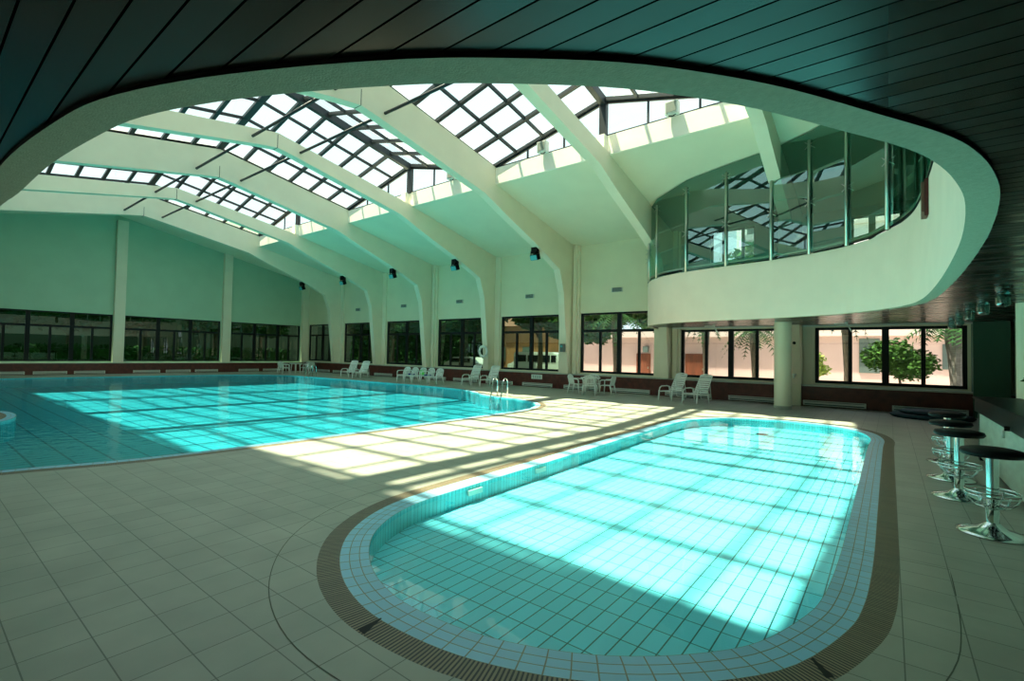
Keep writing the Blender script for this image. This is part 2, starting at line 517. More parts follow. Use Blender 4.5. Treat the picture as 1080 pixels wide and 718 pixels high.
# small pool
sp = thing('wading_pool', 'small shallow pool with dark tile grid and rounded ends nearest the viewer', 'pool')
flat([small], -0.19).build('pool_floor', M['pooltile'], sp)
strip(small, small, -0.19, 0.0).build('pool_wall', M['wallt'], sp)
mb = strip(sm_out, small, 0.0, 0.0, vA=0.0, vB=0.2, uref=small)
mb.build('coping', M['coping'], sp)
strip(sm_gr, sm_out, 0.0, 0.0, vA=0, vB=0.145, uref=sm_out).build('overflow_grate', M['grate'], sp)
flat([small], -0.022).build('water', M['water_small'], sp)
for (xa, ya) in ((-3.645, 5.3), (-3.62, 4.0)):
    tag(MB().box(xa, xa+0.03, ya-0.11, ya+0.11, -0.10, -0.045).build('wall_inlet', M['white_metal'], sp), 'pale recessed inlet')
t = MB().lathe([(0, -0.188), (0.11, -0.188), (0.12, -0.18), (0, -0.172)], 20, (-2.18, 11.67, 0)).build('drain_cover', M['blackmetal'], sp)
t['label'] = 'dark round drain cover'
for pts_ in ([(-2.19, 1.535), (-2.12, 1.53), (-2.175, 1.68), (-2.185, 1.68)], [(-0.23, 2.665), (-0.20, 2.70), (-0.295, 2.80), (-0.305, 2.79)]):
    tag(flat([pts_], 0.0015).build('grate_gap', M['blackmetal'], sp), 'dark gap where grating sections meet')
# the curved joint laid in the deck around it
jl = outward(small, 0.62)
jn = [p for p in jl if p[1] < 4.6]
def ring_from(pts):
    # order the arc from right to left
    return sorted(pts, key=lambda p: math.atan2(p[1]-4.0, p[0]+2.0) % (2*math.pi))
jr = ring_from(jn)
strip(offset(jr, 0.003, False), offset(jr, -0.003, False), 0.0012, 0.0012, closed=False).build('border_joint', M['joint'], sp)

# big pool
bp_ = thing('swimming_pool', 'large blue swimming pool with curved edges filling the hall', 'pool')
flat([big], -0.42).build('pool_floor', M['bigtile'], bp_)
strip(big, big, -0.42, 0.0).build('pool_wall', M['wallt'], bp_)
strip(bg_out, big, 0.0, 0.0, vA=0, vB=0.14, uref=big).build('coping', M['coping'], bp_)
strip(bg_gr, bg_out, 0.0, 0.0, vA=0, vB=0.16, uref=bg_out).build('overflow_grate', M['grate'], bp_)
flat([big], -0.035).build('water', M['water_big'], bp_)

# ---------------------------------------------------------------- walls with window openings
RIBX = [-2.35, -6.55, -10.85, -15.25, -19.65, -24.05, -28.45]
ZC0, ZCS, YC = 7.31, -0.217, 12.6
def ceil_z(y):
    yy = abs(y-7.18)+7.18
    return ZC0 + ZCS*(yy-YC)
def slab_z(y):
    return ceil_z(y)
# windows on the long wall: x ranges
wins = [(-1.86, 1.68)] + [(x+0.5, x+4.0) for x in (-6.55, -10.85, -15.25, -19.65, -24.05, -28.45)] + [(-32.3, -28.95)]
wins[1] = (-6.1, -2.65); wins[2] = (-10.38, -6.86)
ZW0, ZW1, ZT = 0.72, 3.24, 2.49
def wall_with_holes(x0, x1, z0, ztop, holes, pos, th, axis):
    """wall panel boxes around rectangular holes (a0,a1,b0,b1)"""
    mb = MB()
    xs = sorted(set([x0, x1]+[h[0] for h in holes]+[h[1] for h in holes]))
    for a, b in zip(xs, xs[1:]):
        hs = sorted([h for h in holes if h[0] <= a+1e-6 and h[1] >= b-1e-6], key=lambda h: h[2])
        z = z0
        segs = []
        for h in hs:
            segs.append((z, h[2])); z = h[3]
        segs.append((z, ztop))
        for s0, s1 in segs:
            if s1-s0 < 1e-4: continue
            if axis == 'X': mb.box(a, b, pos, pos+th, s0, s1)
            else: mb.box(pos, pos+th, a, b, s0, s1)
    return mb
holes = [(a, b, ZW0, ZW1 if b < -6.5 else 2.47) for a, b in wins]
up_w = [(-5.06, -3.59, 4.3, 6.0), (-0.91, 0.62, 4.3, 5.86)]
# merge upper holes: split list per column
wall_with_holes(XW-0.3, XE+0.3, 0.0, 6.35, holes+up_w, YF, 0.22, 'X').build('wall_window_side', M['wall'], kind='structure')
for i, (a, b) in enumerate(wins): pass
MB().box(XW-0.3, XE, YF-0.32, YF+0.0, 0, 0.62).build('baseboard_window_side', M['brown'], kind='structure')
MB().box(XW, XE, YF-0.34, YF+0.02, 0.62, 0.67).build('trim_window_sill', M['sill'], kind='structure')
# end wall
ewins = [(-3.2, 1.85), (2.3, 7.11), (7.57, 12.37), (12.92, 17.5)]
mb = wall_with_holes(YN-0.3, YF+0.2, 0.0, 9.4, [(a, b, 0.66, 3.14) for a, b in ewins], XW-0.22, 0.22, 'Y')
mb.build('wall_end', M['end_wall'], kind='structure')
MB().box(XW, XW+0.30, YN, YF-0.3, 0, 0.56).build('baseboard_end', M['brown'], kind='structure')
MB().box(XW-0.02, XW+0.32, YN, YF-0.3, 0.56, 0.61).build('trim_end_sill', M['sill'], kind='structure')
for i, y in enumerate((2.05, 7.34, 12.64, 17.75)):
    MB().box(XW-0.01, XW+0.28, y-0.23, y+0.23, 0.61, 8.2).build('trim_end_pilaster', M['end_wall'] if 0 else M['rib'], kind='structure')
# near and right walls
MB().box(XW-0.3, XE+0.3, YN-0.25, YN, 0.0, 7.0).build('wall_near', M['wall'], kind='structure')
MB().box(XE, XE+0.25, YN, YF+0.2, 0.0, 9.4).build('wall_right', M['mezz'], kind='structure')

# ---------------------------------------------------------------- windows
def window(name, a0, a1, z0, z1, pos, axis, majors, minors, zt=None, glass='darkglass', fw_=0.10, full_minor=False):
    t = thing(name, None, None, kind='structure')
    fr = MB()
    def bx(a, b, c, d, dp=0.05):
        if axis == 'X': fr.box(a, b, pos-dp, pos+dp, c, d)
        else: fr.box(pos-dp, pos+dp, a, b, c, d)
    bx(a0, a0+fw_, z0, z1); bx(a1-fw_, a1, z0, z1)
    bx(a0+fw_, a1-fw_, z0, z0+fw_*0.9); bx(a0+fw_, a1-fw_, z1-fw_*0.8, z1)
    if zt: bx(a0+fw_, a1-fw_, zt-0.06, zt+0.05, 0.045)
    for m in majors:
        bx(m-0.085, m+0.085, z0+fw_*0.9, z1-fw_*0.8, 0.055)
    for m in minors:
        bx(m-0.05, m+0.05, z0+fw_*0.9, (zt-0.06) if zt else z1-fw_*0.8, 0.04)
    fr.build('frame', M['frame'], t)
    g = MB()
    if axis == 'X': g.quad((a0+0.02, pos, z0+0.02), (a1-0.02, pos, z0+0.02), (a1-0.02, pos, z1-0.02), (a0+0.02, pos, z1-0.02))
    else: g.quad((pos, a0+0.02, z0+0.02), (pos, a1-0.02, z0+0.02), (pos, a1-0.02, z1-0.02), (pos, a0+0.02, z1-0.02))
    g.build('pane', M[glass], t)
    return t
n = 0
for i, (a, b) in enumerate(wins):
    n += 1
    low = b > -6.5
    mid = (a+b)/2
    gl = 'winglass' if i < 3 else 'darkglass'
    window('window_%d' % n, a, b, ZW0, 2.47 if low else ZW1, YF+0.09, 'X', [mid+0.0], [(a+mid)/2+0.03, (b+mid)/2-0.03], None if low else ZT, gl)
for (a, b) in ewins:
    n += 1
    L3 = (b-a)/3
    window('window_%d' % n, a, b, 0.66, 3.14, XW-0.1, 'Y', [a+L3, a+2*L3], [a+L3*0.5, a+L3*1.5, a+L3*2.5], 2.42, 'darkglass', 0.08)
for (a, b, z0, z1), mj in zip(up_w, ([-4.6, -4.0], [-0.4, 0.0, 0.3])):
    n += 1
    window('window_%d' % n, a, b, z0, z1, YF+0.09, 'X', [mj[0]], mj[1:], None, 'winglass', 0.06)

# curtain header over the low windows
MB().box(-6.3, 2.4, YF-0.34, YF-0.30, 2.49, 2.53).build('trim_window_header', M['white_metal'], kind='structure')

# ---------------------------------------------------------------- portal ribs
def gtop(y):            # glass seat / top of rib
    yy = abs(y-7.18)
    return 7.90 + 0.175*(5.32-yy) if yy < 5.42 else ceil_z(y)+0.15
def rib(x, name):
    h = [(7.18, 7.78), (7.75, 7.69), (12.07, 6.85), (13.19, 6.40), (15.28, 5.64), (16.78, 4.99), (17.12, 4.10), (17.52, 0.67)]
    hw = 0.15
    right = h + [(18.02, 0.67), (18.02, ceil_z(18)+0.05), (12.62, ceil_z(12.6)+0.05), (12.62, 7.88), (7.18, 8.82)]
    left = [(14.36-p[0], p[1]) for p in reversed(h[1:])]
    leftb = [(14.36-18.02, ceil_z(18)+0.05), (14.36-18.02, 0.0)]
    top_left = [(14.36-12.62, 7.88), (14.36-12.62, ceil_z(12.6)+0.05), leftb[0]]
    tall = name in ('trim_1', 'trim_3', 'trim_5', 'trim_7')
    tp_ = [(12.62, 7.88), (7.18, 8.82)] if tall else [(12.45, 7.36), (7.18, 8.25)]
    if not tall: top_left = [(14.36-12.45, 7.36), (14.36-12.62, ceil_z(12.6)+0.05), leftb[0]]
    prof = h + [(18.02, 0.67), (18.02, ceil_z(18)+0.05), (12.62, ceil_z(12.6)+0.05)] + tp_ + top_left + [(14.36-18.02, 0.0), (14.36-17.52, 0.0)] + left
    mb = MB()
    mb.prism(prof, x-hw, x+hw, 'X')
    o = mb.build(name, M['rib'], kind='structure')
    return o
for i, x in enumerate(RIBX):
    rib(x, 'trim_%d' % (i+1))
    # casting joint at the ridge on each face
    MB().box(x-0.155, x+0.155, 7.172, 7.188, 7.775, 8.2).build('trim_%d' % (20+i), M['frame'], kind='structure')
    # pilaster beside the rib on the window wall
    MB().box(x-0.55, x+0.45 if i else x+0.45, YF-0.10, YF+0.01, 0.67, ceil_z(17.9)-0.02).build('trim_%d' % (40+i), M['rib'], kind='structure')
    if i in (2, 4, 1):
        MB().box(x+0.20, x+0.36, YF-0.22, YF-0.09, 0.67, ceil_z(17.8)-0.02).build('trim_%d' % (60+i), M['rib'], kind='structure')
MB().box(1.75, 2.45, YF-0.4, YF+0.01, 0.0, ZP).build('trim_90', M['mezz'], kind='structure')  # dimness by the bar put into a darker paint than the walls
MB().box(-2.5, -2.19, YF-0.45, YF+0.01, 0.0, ZP).build('trim_91', M['wall'], kind='structure')

# ---------------------------------------------------------------- roof slabs, curbs
roof = MB()
def slab(x0, x1, ya, yb):
    roof.prism([(ya, ceil_z(ya)), (yb, ceil_z(yb)), (yb, ceil_z(yb)+0.45), (ya, ceil_z(ya)+0.45)], x0, x1, 'X')
slab(XW-0.25, XE+0.25, 12.6, 18.25)
slab(XW-0.25, XE+0.25, 14.36-18.3, 14.36-12.6)
for x0, x1 in ((XW-0.25, -28.45), (-2.35, XE+0.25)):
    slab(x0, x1, 7.18, 12.6); slab(x0, x1, 14.36-12.6, 7.18)
roof.build('ceiling', M['slab'], kind='structure')
for k, (ya, yb) in enumerate(((12.58, 12.75), (1.61, 1.78))):
    cb = MB().box(-28.45, -2.35, ya, yb, ceil_z(12.6)-0.01, 7.86)
    cb.build('trim_skylight_curb', M['curb'], kind='structure')
# ---------------------------------------------------------------- skylights: three glazed lanterns
ZV, RISE = 7.93, 1.05
def gz(y):
    return ZV + 0.175*(5.32-abs(y-7.18))
crossY = [12.56, 11.6, 10.72, 9.84, 8.95, 8.06, 7.18]
crossY = crossY + [14.36-y for y in reversed(crossY[:-1])]
def lantern(k, xr, xm, xl):
    t = thing('window_%d' % (20+k), None, None, kind='structure')
    fr = MB(); gable = MB(); pane = MB(); post = MB(); apex = MB(); ridge = MB()
    y0, y1 = 12.56, 1.80
    yr = 7.18
    def P(x, y):
        f = (x-xl)/(xm-xl) if x <= xm else (xr-x)/(xr-xm)
        return Vector((x, y, gz(y)+RISE*f))
    nb = 4
    xs = [xl+(xm-xl)*i/nb for i in range(nb+1)] + [xm+(xr-xm)*i/nb for i in range(1, nb+1)]
    for i, x in enumerate(xs):
        w, h = (0.07, 0.09)
        if x in (xl, xr): w, h = 0.10, 0.16
        if i == nb: continue
        fr.bar(P(x, y0), P(x, yr), w, h); fr.bar(P(x, yr), P(x, y1), w, h)
    apex.bar(P(xm, y0)-Vector((0, 0, .06)), P(xm, yr)-Vector((0, 0, .06)), 0.17, 0.24)
    apex.bar(P(xm, yr)-Vector((0, 0, .06)), P(xm, y1)-Vector((0, 0, .06)), 0.17, 0.24)
    for y in crossY:
        w = 0.12 if 1.9 < y < 12.5 else 0.08
        tgt = fr
        if abs(y-7.18) < 0.01: w = 0.22; tgt = ridge
        tgt.bar(P(xl, y), P(xm, y), w, 0.10); tgt.bar(P(xm, y), P(xr, y), w, 0.10)
    fr.build('glazing_bars', M['skyframe'], t)
    apex.build('apex_beam', M['skyframe'], t)
    ridge.build('ridge_beam', M['skyframe'], t)
    for xa, xb in ((xl, xm), (xm, xr)):
        for ya, yb in ((y0, yr), (yr, y1)):
            pane.quad(P(xa, ya), P(xb, ya), P(xb, yb), P(xa, yb))
    pane.build('pane', M['skyglass'], t)
    # gable ends above the curb
    for ye, s in ((12.62, 1), (14.36-12.62, -1)):
        base = 7.86
        gp = MB()
        gp.poly([(xl, ye, base), (xr, ye, base), (xm, ye, gz(12.5)+RISE)])
        gp.build('gable_pane', M['skyglass'], t)
        gf = MB()
        gf.bar((xl, ye, gz(12.5)-0.02), (xm, ye, gz(12.5)+RISE-0.02), 0.06, 0.20)
        gf.bar((xm, ye, gz(12.5)+RISE-0.02), (xr, ye, gz(12.5)-0.02), 0.06, 0.20)
        gf.bar((xl, ye, base+0.02), (xr, ye, base+0.02), 0.06, 0.04)
        for f in (0.35, 0.68):
            for xa, xb in ((xl, xm), (xr, xm)):
                x = xa+(xb-xa)*f
                gf.bar((x, ye, base), (x, ye, base+0.07+RISE*f), 0.05, 0.05)
        gf.build('gable_frame', M['skyframe'], t)
        MB().box(xm-0.11, xm+0.11, ye-0.09, ye+0.06, base-0.02, gz(12.5)+RISE).build('gable_post', M['skyframe'], t)
    return t
lantern(0, -2.35, -6.6, -10.85)
lantern(1, -10.85, -15.25, -19.65)
lantern(2, -19.65, -24.05, -28.45)
# small white blocks on curb under the post bases
for x in (-6.6, -15.4, -24.05):
    MB().box(x-0.13, x+0.13, 12.40, 12.60, 7.25, 7.86).build('trim_post_base', M['curb'], kind='structure')

# tie rods between the ribs
for j in range(len(RIBX)-1):
    for y, w in ((6.43, 'the slope away from the windows'), (7.93, 'the slope on the window side')):
        tr = MB().tube([(RIBX[j+1]+0.14, y, 7.87), (RIBX[j]-0.14, y, 7.87)], 0.042, 8).build('tie_rod', M['skyframe'], smooth=True)
        place = ['between ribs one and two from the balcony', 'between ribs two and three from balcony', 'between ribs three and four from balcony', 'between ribs four and three from end', 'between ribs three and two from end', 'between the two farthest ribs'][j]
        tag(tr, 'dark tie rod %s, %s' % (place, 'beyond the ridge' if y > 7.2 else 'before the ridge'), 'rod', 'tie rods under the skylights')

# ---------------------------------------------------------------- mezzanine: plank ceiling, band, parapet
o_out = offset(opening, -0.165, False)     # away from the opening
dchk = Vector(o_out[60])-Vector((-4, 8))
if dchk.length < (Vector(opening[60])-Vector((-4, 8))).length:
    o_out = offset(opening, 0.165, False)
poly = list(o_out) + [(XE, YF), (XE, YN), (XW-0.1, YN)]
flat([poly], ZP).build('ceiling_planks', M['plank'], kind='structure')
strip(o_out, o_out, ZS, ZP, closed=False).build('trim_ceiling_gap', M['dark_ceiling_gap'], kind='structure')
ob = offset(opening, 0.008 if o_out == offset(opening, 0.165, False) else -0.008, False)
strip(opening, o_out, ZS, ZS, closed=False).build('trim_opening_band', M['band'], kind='structure')
def ptop(p):
    x, y = p
    if x < -0.3 and y > 12.5: return 4.04
    t = max(0.0, min(1.0, (12.8-y)/3.0))
    return 4.06+0.27*t
ptops = [ptop(p) for p in opening]
inn2 = offset(opening, -0.10 if o_out == offset(opening, -0.165, False) else 0.10, False)
mbp = MB()
for i in range(len(opening)-1):
    a, b, c, d = opening[i], opening[i+1], inn2[i+1], inn2[i]
    za, zb = ptops[i], ptops[i+1]
    mbp.quad((*a, ZS), (*b, ZS), (*b, zb), (*a, za))
    mbp.quad((*a, za), (*b, zb), (*c, zb), (*d, za))
    mbp.quad((*d, za), (*c, zb), (*c, ZP), (*d, ZP))
mbp.build('wall_balcony_parapet', M['parapet'], kind='structure')
flat([list(inn2) + [(XE, YF), (XE, YN), (XW-0.1, YN)]], 2.95).build('floor_mezzanine', M['mezz_floor'], kind='structure')
# inner back walls of the mezzanine room painted dark green: lining inside the window wall
lin = wall_with_holes(-7.0, XE, 2.96, 6.2, up_w, YF-0.07, 0.06, 'X')
lin.build('wall_mezzanine_back', M['mezz'], kind='structure')
MB().box(-2.2, XE, 1.5, 1.62, 2.96, 6.3).build('wall_mezzanine_side', M['mezz'], kind='structure')

# balustrade glass following the parapet
gi = [i for i, p in enumerate(opening) if p[1] > 5.2 and p[0] > -7.04 and i > 60]
gcurve = offset([opening[i] for i in gi], 0.05 if o_out == offset(opening, 0.165, False) else -0.05, False)
gbot = [ptops[i]+0.02 for i in gi]
gtp = [ceil_z(p[1])-0.03 for p in gcurve]
bal = thing('glass_balustrade', 'tall green tinted curved glass screen standing on the balcony parapet', 'glass screen')
post_pts = [(-6.98, 17.0), (-6.55, 15.98), (-6.05, 15.38), (-4.85, 14.66), (-3.62, 14.32), (-2.42, 14.03), (-1.52, 13.66), (-0.73, 13.1), (0.0, 12.2)]
pp = [(-7.0, 17.95)] + post_pts + [(0.36, 11.2), (0.47, 9.8), (0.47, 8.0), (0.46, 6.2)]
for pa, pb in zip(pp, pp[1:]):
    g_ = MB()
    mids = [(pa[0]+(pb[0]-pa[0])*t_, pa[1]+(pb[1]-pa[1])*t_) for t_ in (0, 0.5, 1)]
    bot = [g_.v((p[0], p[1], ptop(p)+0.02)) for p in mids]
    top = [g_.v((p[0], p[1], ceil_z(p[1])-0.03)) for p in mids]
    for q_ in range(2): g_.face([bot[q_], bot[q_+1], top[q_+1], top[q_]])
    g_.build('glass_panel', M['barrier'], bal)
rail_c = [(p[0], p[1]) for p in offset([opening[i] for i in gi], 0.02 if o_out == offset(opening, 0.165, False) else -0.02, False)]
MB().tube([(p[0], p[1], z+0.10) for p, z in zip(rail_c, gbot)], 0.035, 6).build('base_rail', M['steel'], bal, smooth=True)
MB().tube([(p[0], p[1], z+0.035) for p, z in zip(rail_c, gbot)], 0.03, 6).build('base_channel', M['blackmetal'], bal)
for i, (x, y) in enumerate(post_pts):
    # push slightly outward (towards the hall)
    c = Vector((-3.5, 10.0)); d = (c-Vector((x, y))).normalized()*0.036
    x2, y2 = x+d.x, y+d.y
    zt = ceil_z(y)-0.25
    zb = ptop((x, y))
    ps = MB().tube([(x2, y2, zb-0.02), (x2, y2, zt)], 0.036, 8).build('post', M['steel'], bal, smooth=True)
    for zz in (zb+0.45*(zt-zb), zt-0.12):
        sp_ = MB()
        for sx in (-1, 1):
            for sz in (-1, 1):
                sp_.tube([(x2, y2, zz), (x2+sx*0.11-d.x, y2-d.y, zz+sz*0.09)], 0.011, 5)
        sp_.build('spider_fitting', M['steel'], ps)
hr = MB(); q = [(p[0]+0.35, p[1]+0.2, 4.75) for p in gcurve if p[1] < 12.4]
hr.tube(q, 0.02, 6); hr.build('hand_rail', M['steel'], bal)

cp = [(p[0], p[1]) for p in reversed(pp)] + [(-7.0, YF), (XE, YF), (XE, 7.2), (0.46, 7.2)]
cp = [p for p in cp if p[1] >= 7.2]
lm = MB()
vs_ = [lm.v((p[0], p[1], ceil_z(p[1])-0.035)) for p in cp]
for t_ in tessellate_polygon([[Vector((p[0], p[1], 0)) for p in cp]]):
    lm.face([vs_[i] for i in t_])
lm.build('ceiling_mezzanine', M['mezz'], kind='structure')
# red wall lamp on the parapet
rlp = thing('wall_lamp', 'tall narrow dark red lamp fixed on the pale balcony parapet', 'lamp', (0.49, 9.93, 4.0))
MB().box(-0.05, 0.0, -0.11, 0.11, -0.26, 0.32).build('lamp_body', M['red_lamp'], rlp, bevel=0.008)
MB().prism([(-0.09, -0.20), (0.09, -0.20), (0.0, -0.30)], -0.09, -0.02, 'X').build('lamp_foot', M['red_face'], rlp)
MB().box(-0.09, -0.05, -0.06, 0.06, -0.20, 0.28).build('lamp_front', M['red_face'], rlp, bevel=0.006)

# ---------------------------------------------------------------- round columns
def column(x, y, label, r=0.228, z1=ZP):
    t = thing('round_column', label, 'column', (x, y, 0))
    MB().tube([(0, 0, 0.09), (0, 0, z1)], r, 32, cap=False).build('shaft', M['column'], t, smooth=True)
    MB().tube([(0, 0, 0), (0, 0, 0.09)], r+0.012, 32).build('base_ring', M['sill'], t)
    return t
column(-2.47, 16.12, 'pale green round column standing in front of the window under the balcony')
column(2.02, 12.4, 'pale green round column rising behind the bar counter at right edge')
for xx, yy in ((-2.47, 16.12),): pass

# ---------------------------------------------------------------- wall fittings
vents = [(-8.7, 4.14), (-13.08, 4.13), (-17.57, 4.12), (-22.04, 4.10), (-26.48, 4.07)]
vn = ['nearest the balcony', 'second from the balcony', 'in the middle of the row of five', 'second from the end wall', 'nearest the end wall']
v0 = None
for (x, z), w in zip(vents, vn):
    lab = 'small louvred vent high on the window wall, %s' % w
    if v0 is None:
        v0 = thing('wall_vent', lab, 'vent', (x, YF-0.02, z), group='vents above the windows')
        MB().box(-0.24, 0.24, -0.02, 0.02, -0.09, 0.09).build('vent_frame', M['white_metal'], v0)
        sl = MB()
        for q in range(5): sl.box(-0.21, 0.21, -0.035, -0.018, -0.075+q*0.034, -0.055+q*0.034)
        sl.build('louvres', M['greyblue'], v0)
    else:
        copy_tree(v0, (x, YF-0.02, z), None, lab)
sp0 = None
spn = ['second', 'third', 'fourth', 'fifth', 'last']
for i, x in enumerate(RIBX[2:]):
    lab = 'black floodlight under the roof rib, %s' % ['nearest the balcony', 'second from the balcony', 'middle one of five', 'second from the end wall', 'nearest the end wall'][i]
    loc = (x-0.10, 15.35, 5.36)
    if sp0 is None:
        sp0 = thing('floodlight', lab, 'floodlight', loc, group='floodlights on the ribs')
        hb = MB(); hb.box(-0.17, 0.17, -0.12, 0.10, -0.20, 0.02)
        ho = hb.build('lamp_housing', M['blackmetal'], sp0, bevel=0.01)
        ho.rotation_euler.x = math.radians(20)
        MB().box(-0.15, 0.15, -0.135, -0.121, -0.19, 0.0).build('lamp_glass', M['lens_teal'], ho)
        br = MB(); br.bar((-0.19, 0, -0.08), (-0.19, 0, 0.14), 0.03); br.bar((0.19, 0, -0.08), (0.19, 0, 0.14), 0.03); br.bar((-0.19, 0, 0.14), (0.19, 0, 0.14), 0.05); br.box(-0.12, 0.12, -0.1, 0.12, 0.05, 0.28)
        br.build('bracket', M['blackmetal'], sp0)
    else:
        copy_tree(sp0, loc, None, lab)
sk = None
for x, z, w in ((-8.63, 7.98, 'left of the nearest skylight post'), (-4.5, 7.98, 'right of the nearest skylight post'), (-12.69, 7.98, 'right of the middle skylight post')):
    lab = 'small square grey loudspeaker on the skylight curb, %s' % w
    if sk is None:
        sk = thing('loudspeaker', lab, 'loudspeaker', (x, 12.45, z), group='loudspeakers on the skylight curb')
        MB().box(-0.17, 0.17, -0.12, 0.08, -0.14, 0.20).build('speaker_box', M['white_metal'], sk, bevel=0.012)
        MB().box(-0.13, 0.13, -0.135, -0.12, -0.10, 0.16).build('speaker_grille', mat('grey mesh', (0.22, 0.24, 0.2), 0.8), sk)
        MB().tube([(-0.10, -0.02, -0.14), (0, 0, -0.17), (0.10, -0.02, -0.14)], 0.015, 6).build('speaker_bracket', M['blackmetal'], sk)
    else:
        copy_tree(sk, (x, 12.45, z), None, lab)
# life ring
lr = thing('life_ring', 'white life ring hanging on the slim front of a rib column', 'life ring', (-15.25, 17.28, 1.55))
mb = MB(); R_, r_ = 0.24, 0.055
mb.tube([(math.cos(a)*R_, 0, math.sin(a)*R_) for a in [2*math.pi*i/28 for i in range(28)]], r_, 10, closed=True)
mb.build('ring', M['white_plastic'], lr, smooth=True)
for a0 in (0.785, 2.356, 3.927, 5.498):
    mb = MB()
    mb.tube([(math.cos(a0+d)*R_, 0, math.sin(a0+d)*R_) for d in (-0.12, 0, 0.12)], r_+0.006, 10)
    mb.build('band', M['white_metal'], lr, smooth=True)
MB().tube([(0, 0.03, 0.27), (0, 0.10, 0.30)], 0.012, 6).build('hook', M['chrome'], lr)
# control box
cb = thing('switch_box', 'small grey switch box on the rib column beside the table', 'switch box', (-10.80, 17.22, 1.75))
MB().box(-0.09, 0.09, -0.05, 0.12, -0.17, 0.17).build('box_body', M['greyblue'], cb, bevel=0.01)
MB().box(-0.05, 0.05, -0.058, -0.05, 0.02, 0.10).build('box_window', M['lens_teal'], cb)
# sign with three marks on the brown skirting
sg = thing('wall_sign', 'small white sign with teal characters on the brown low wall', 'sign', (-12.38, YF-0.335, 0.46))
MB().box(-0.29, 0.29, -0.012, 0.0, -0.10, 0.10).build('sign_plate', M['sign'], sg)
ink = MB()
for cx in (-0.17, -0.055, 0.06, 0.175):
    ink.box(cx-0.036, cx+0.036, -0.018, -0.012, 0.030, 0.045)
    ink.box(cx-0.036, cx+0.036, -0.018, -0.012, -0.002, 0.012)
    ink.box(cx-0.040, cx+0.040, -0.018, -0.012, -0.062, -0.045)
    ink.box(cx-0.008, cx+0.008, -0.018, -0.012, -0.055, 0.065)
ink.build('sign_lettering', M['ink'], sg)
# lamps on the pilaster by the round column
for z, lab, nm in ((1.99, 'small dark security camera on the pilaster beside the round column', 'security_camera'), (0.93, 'small white wall tap low on the pilaster beside the round column', 'wall_tap')):
    t = thing(nm, lab, 'camera' if z > 1.5 else 'tap', (-2.36, YF-0.47, z))
    if z > 1.5:
        MB().tube([(0, 0.02, 0), (0, -0.10, 0.02)], 0.02, 8).build('arm', M['blackmetal'], t)
        MB().tube([(-0.02, -0.06, 0.0), (0.02, -0.20, -0.03)], 0.045, 10).build('camera_body', M['blackmetal'], t, smooth=True)
    else:
        MB().tube([(0, 0.02, 0), (0, -0.12, 0), (0, -0.15, -0.06)], 0.03, 8).build('spout', M['white_plastic'], t, smooth=True)
        MB().tube([(-0.06, -0.06, 0.05), (0.06, -0.06, 0.05)], 0.025, 8).build('handle', M['white_plastic'], t, smooth=True)
# ceiling camera brackets under the balcony
for x, y, w in ((-4.55, 16.6, 'left of the round column'), (-0.95, 16.6, 'right of the round column')):
    t = thing('ceiling_bracket', 'thin pale bracket hanging from the ceiling %s' % w, 'bracket', (x, y, ZP))
    MB().bar((-0.30, 0, -0.04), (0.02, 0, -0.04), 0.03).bar((0.0, 0, -0.04), (0.12, 0, -0.28), 0.035).build('arm', M['white_metal'], t)
    MB().tube([(0, 0, 0), (0, 0, -0.05)], 0.04, 10).build('mount', M['white_metal'], t)

# heaters along the skirting
h0 = None
hx = [-13.14+2.2*k for k in (0, 1, 2, 3, 4, 5, 6)] + [-15.34, -17.54, -19.74, -21.94, -24.14, -26.34, -28.54, -30.6]
def make_heater(lab, loc, rz, grp):
    t = thing('skirting_heater', lab, 'heater', loc, rz, grp)
    mb = MB(); mb.box(-0.78, 0.78, -0.07, 0.0, -0.075, -0.055); mb.box(-0.78, 0.78, -0.07, 0.0, 0.055, 0.075); mb.box(-0.80, -0.76, -0.07, 0, -0.075, 0.075); mb.box(0.76, 0.80, -0.07, 0, -0.075, 0.075)
    mb.build('heater_frame', M['white_metal'], t)
    MB().box(-0.76, 0.76, -0.05, -0.035, -0.02, 0.035).build('heater_fin', M['white_metal'], t)
    MB().box(-0.76, 0.76, -0.015, 0.0, -0.055, 0.055).build('heater_back', M['greyblue'], t)
    return t
H0 = make_heater('x', (hx[0]+0.8, YF-0.325, 0.11), 0, 'skirting heaters along the window wall')
cnt = ['beneath the wall sign', 'just left of the white table', 'right of the white table', 'left of the nearest reclining chairs', 'right of the nearest reclining chairs', 'just right of the round column', 'beneath the last window at right', 'behind the pool ladder reclining chairs', 'right of the row of stacking armchairs', 'left of the row of stacking armchairs', 'between armchairs and far reclining chairs', 'behind the far pair of reclining chairs', 'behind the far ladder', 'behind the far table', 'in the far corner']
for i, x in enumerate(hx):
    lab = 'low white skirting heater %s' % cnt[i]
    if i == 0: H0['label'] = lab
    else: copy_tree(H0, (x+0.8, YF-0.325, 0.11), 0, lab)
ey = [(3.2, 'left of the leftmost pilaster, partly out of frame'), (4.72, 'second from the left edge'), (6.2, 'left of the pilaster, third from left'), (8.6, 'just right of the left pilaster'), (10.1, 'in the middle of the second window'), (11.55, 'left of the second pilaster'), (14.0, 'just right of the second pilaster'), (15.6, 'nearest the room corner')]
ey = [(a, w) for a, (b, w) in zip((3.22, 4.72, 6.2, 8.61, 10.11, 11.57, 13.99, 15.5), ey)]
for y, w in ey:
    eh = copy_tree(H0, (XW+0.305, y, 0.11), math.radians(90), 'low white heater at the end wall, %s' % w, 'skirting heaters along the end wall')
    eh.scale.x = 0.76

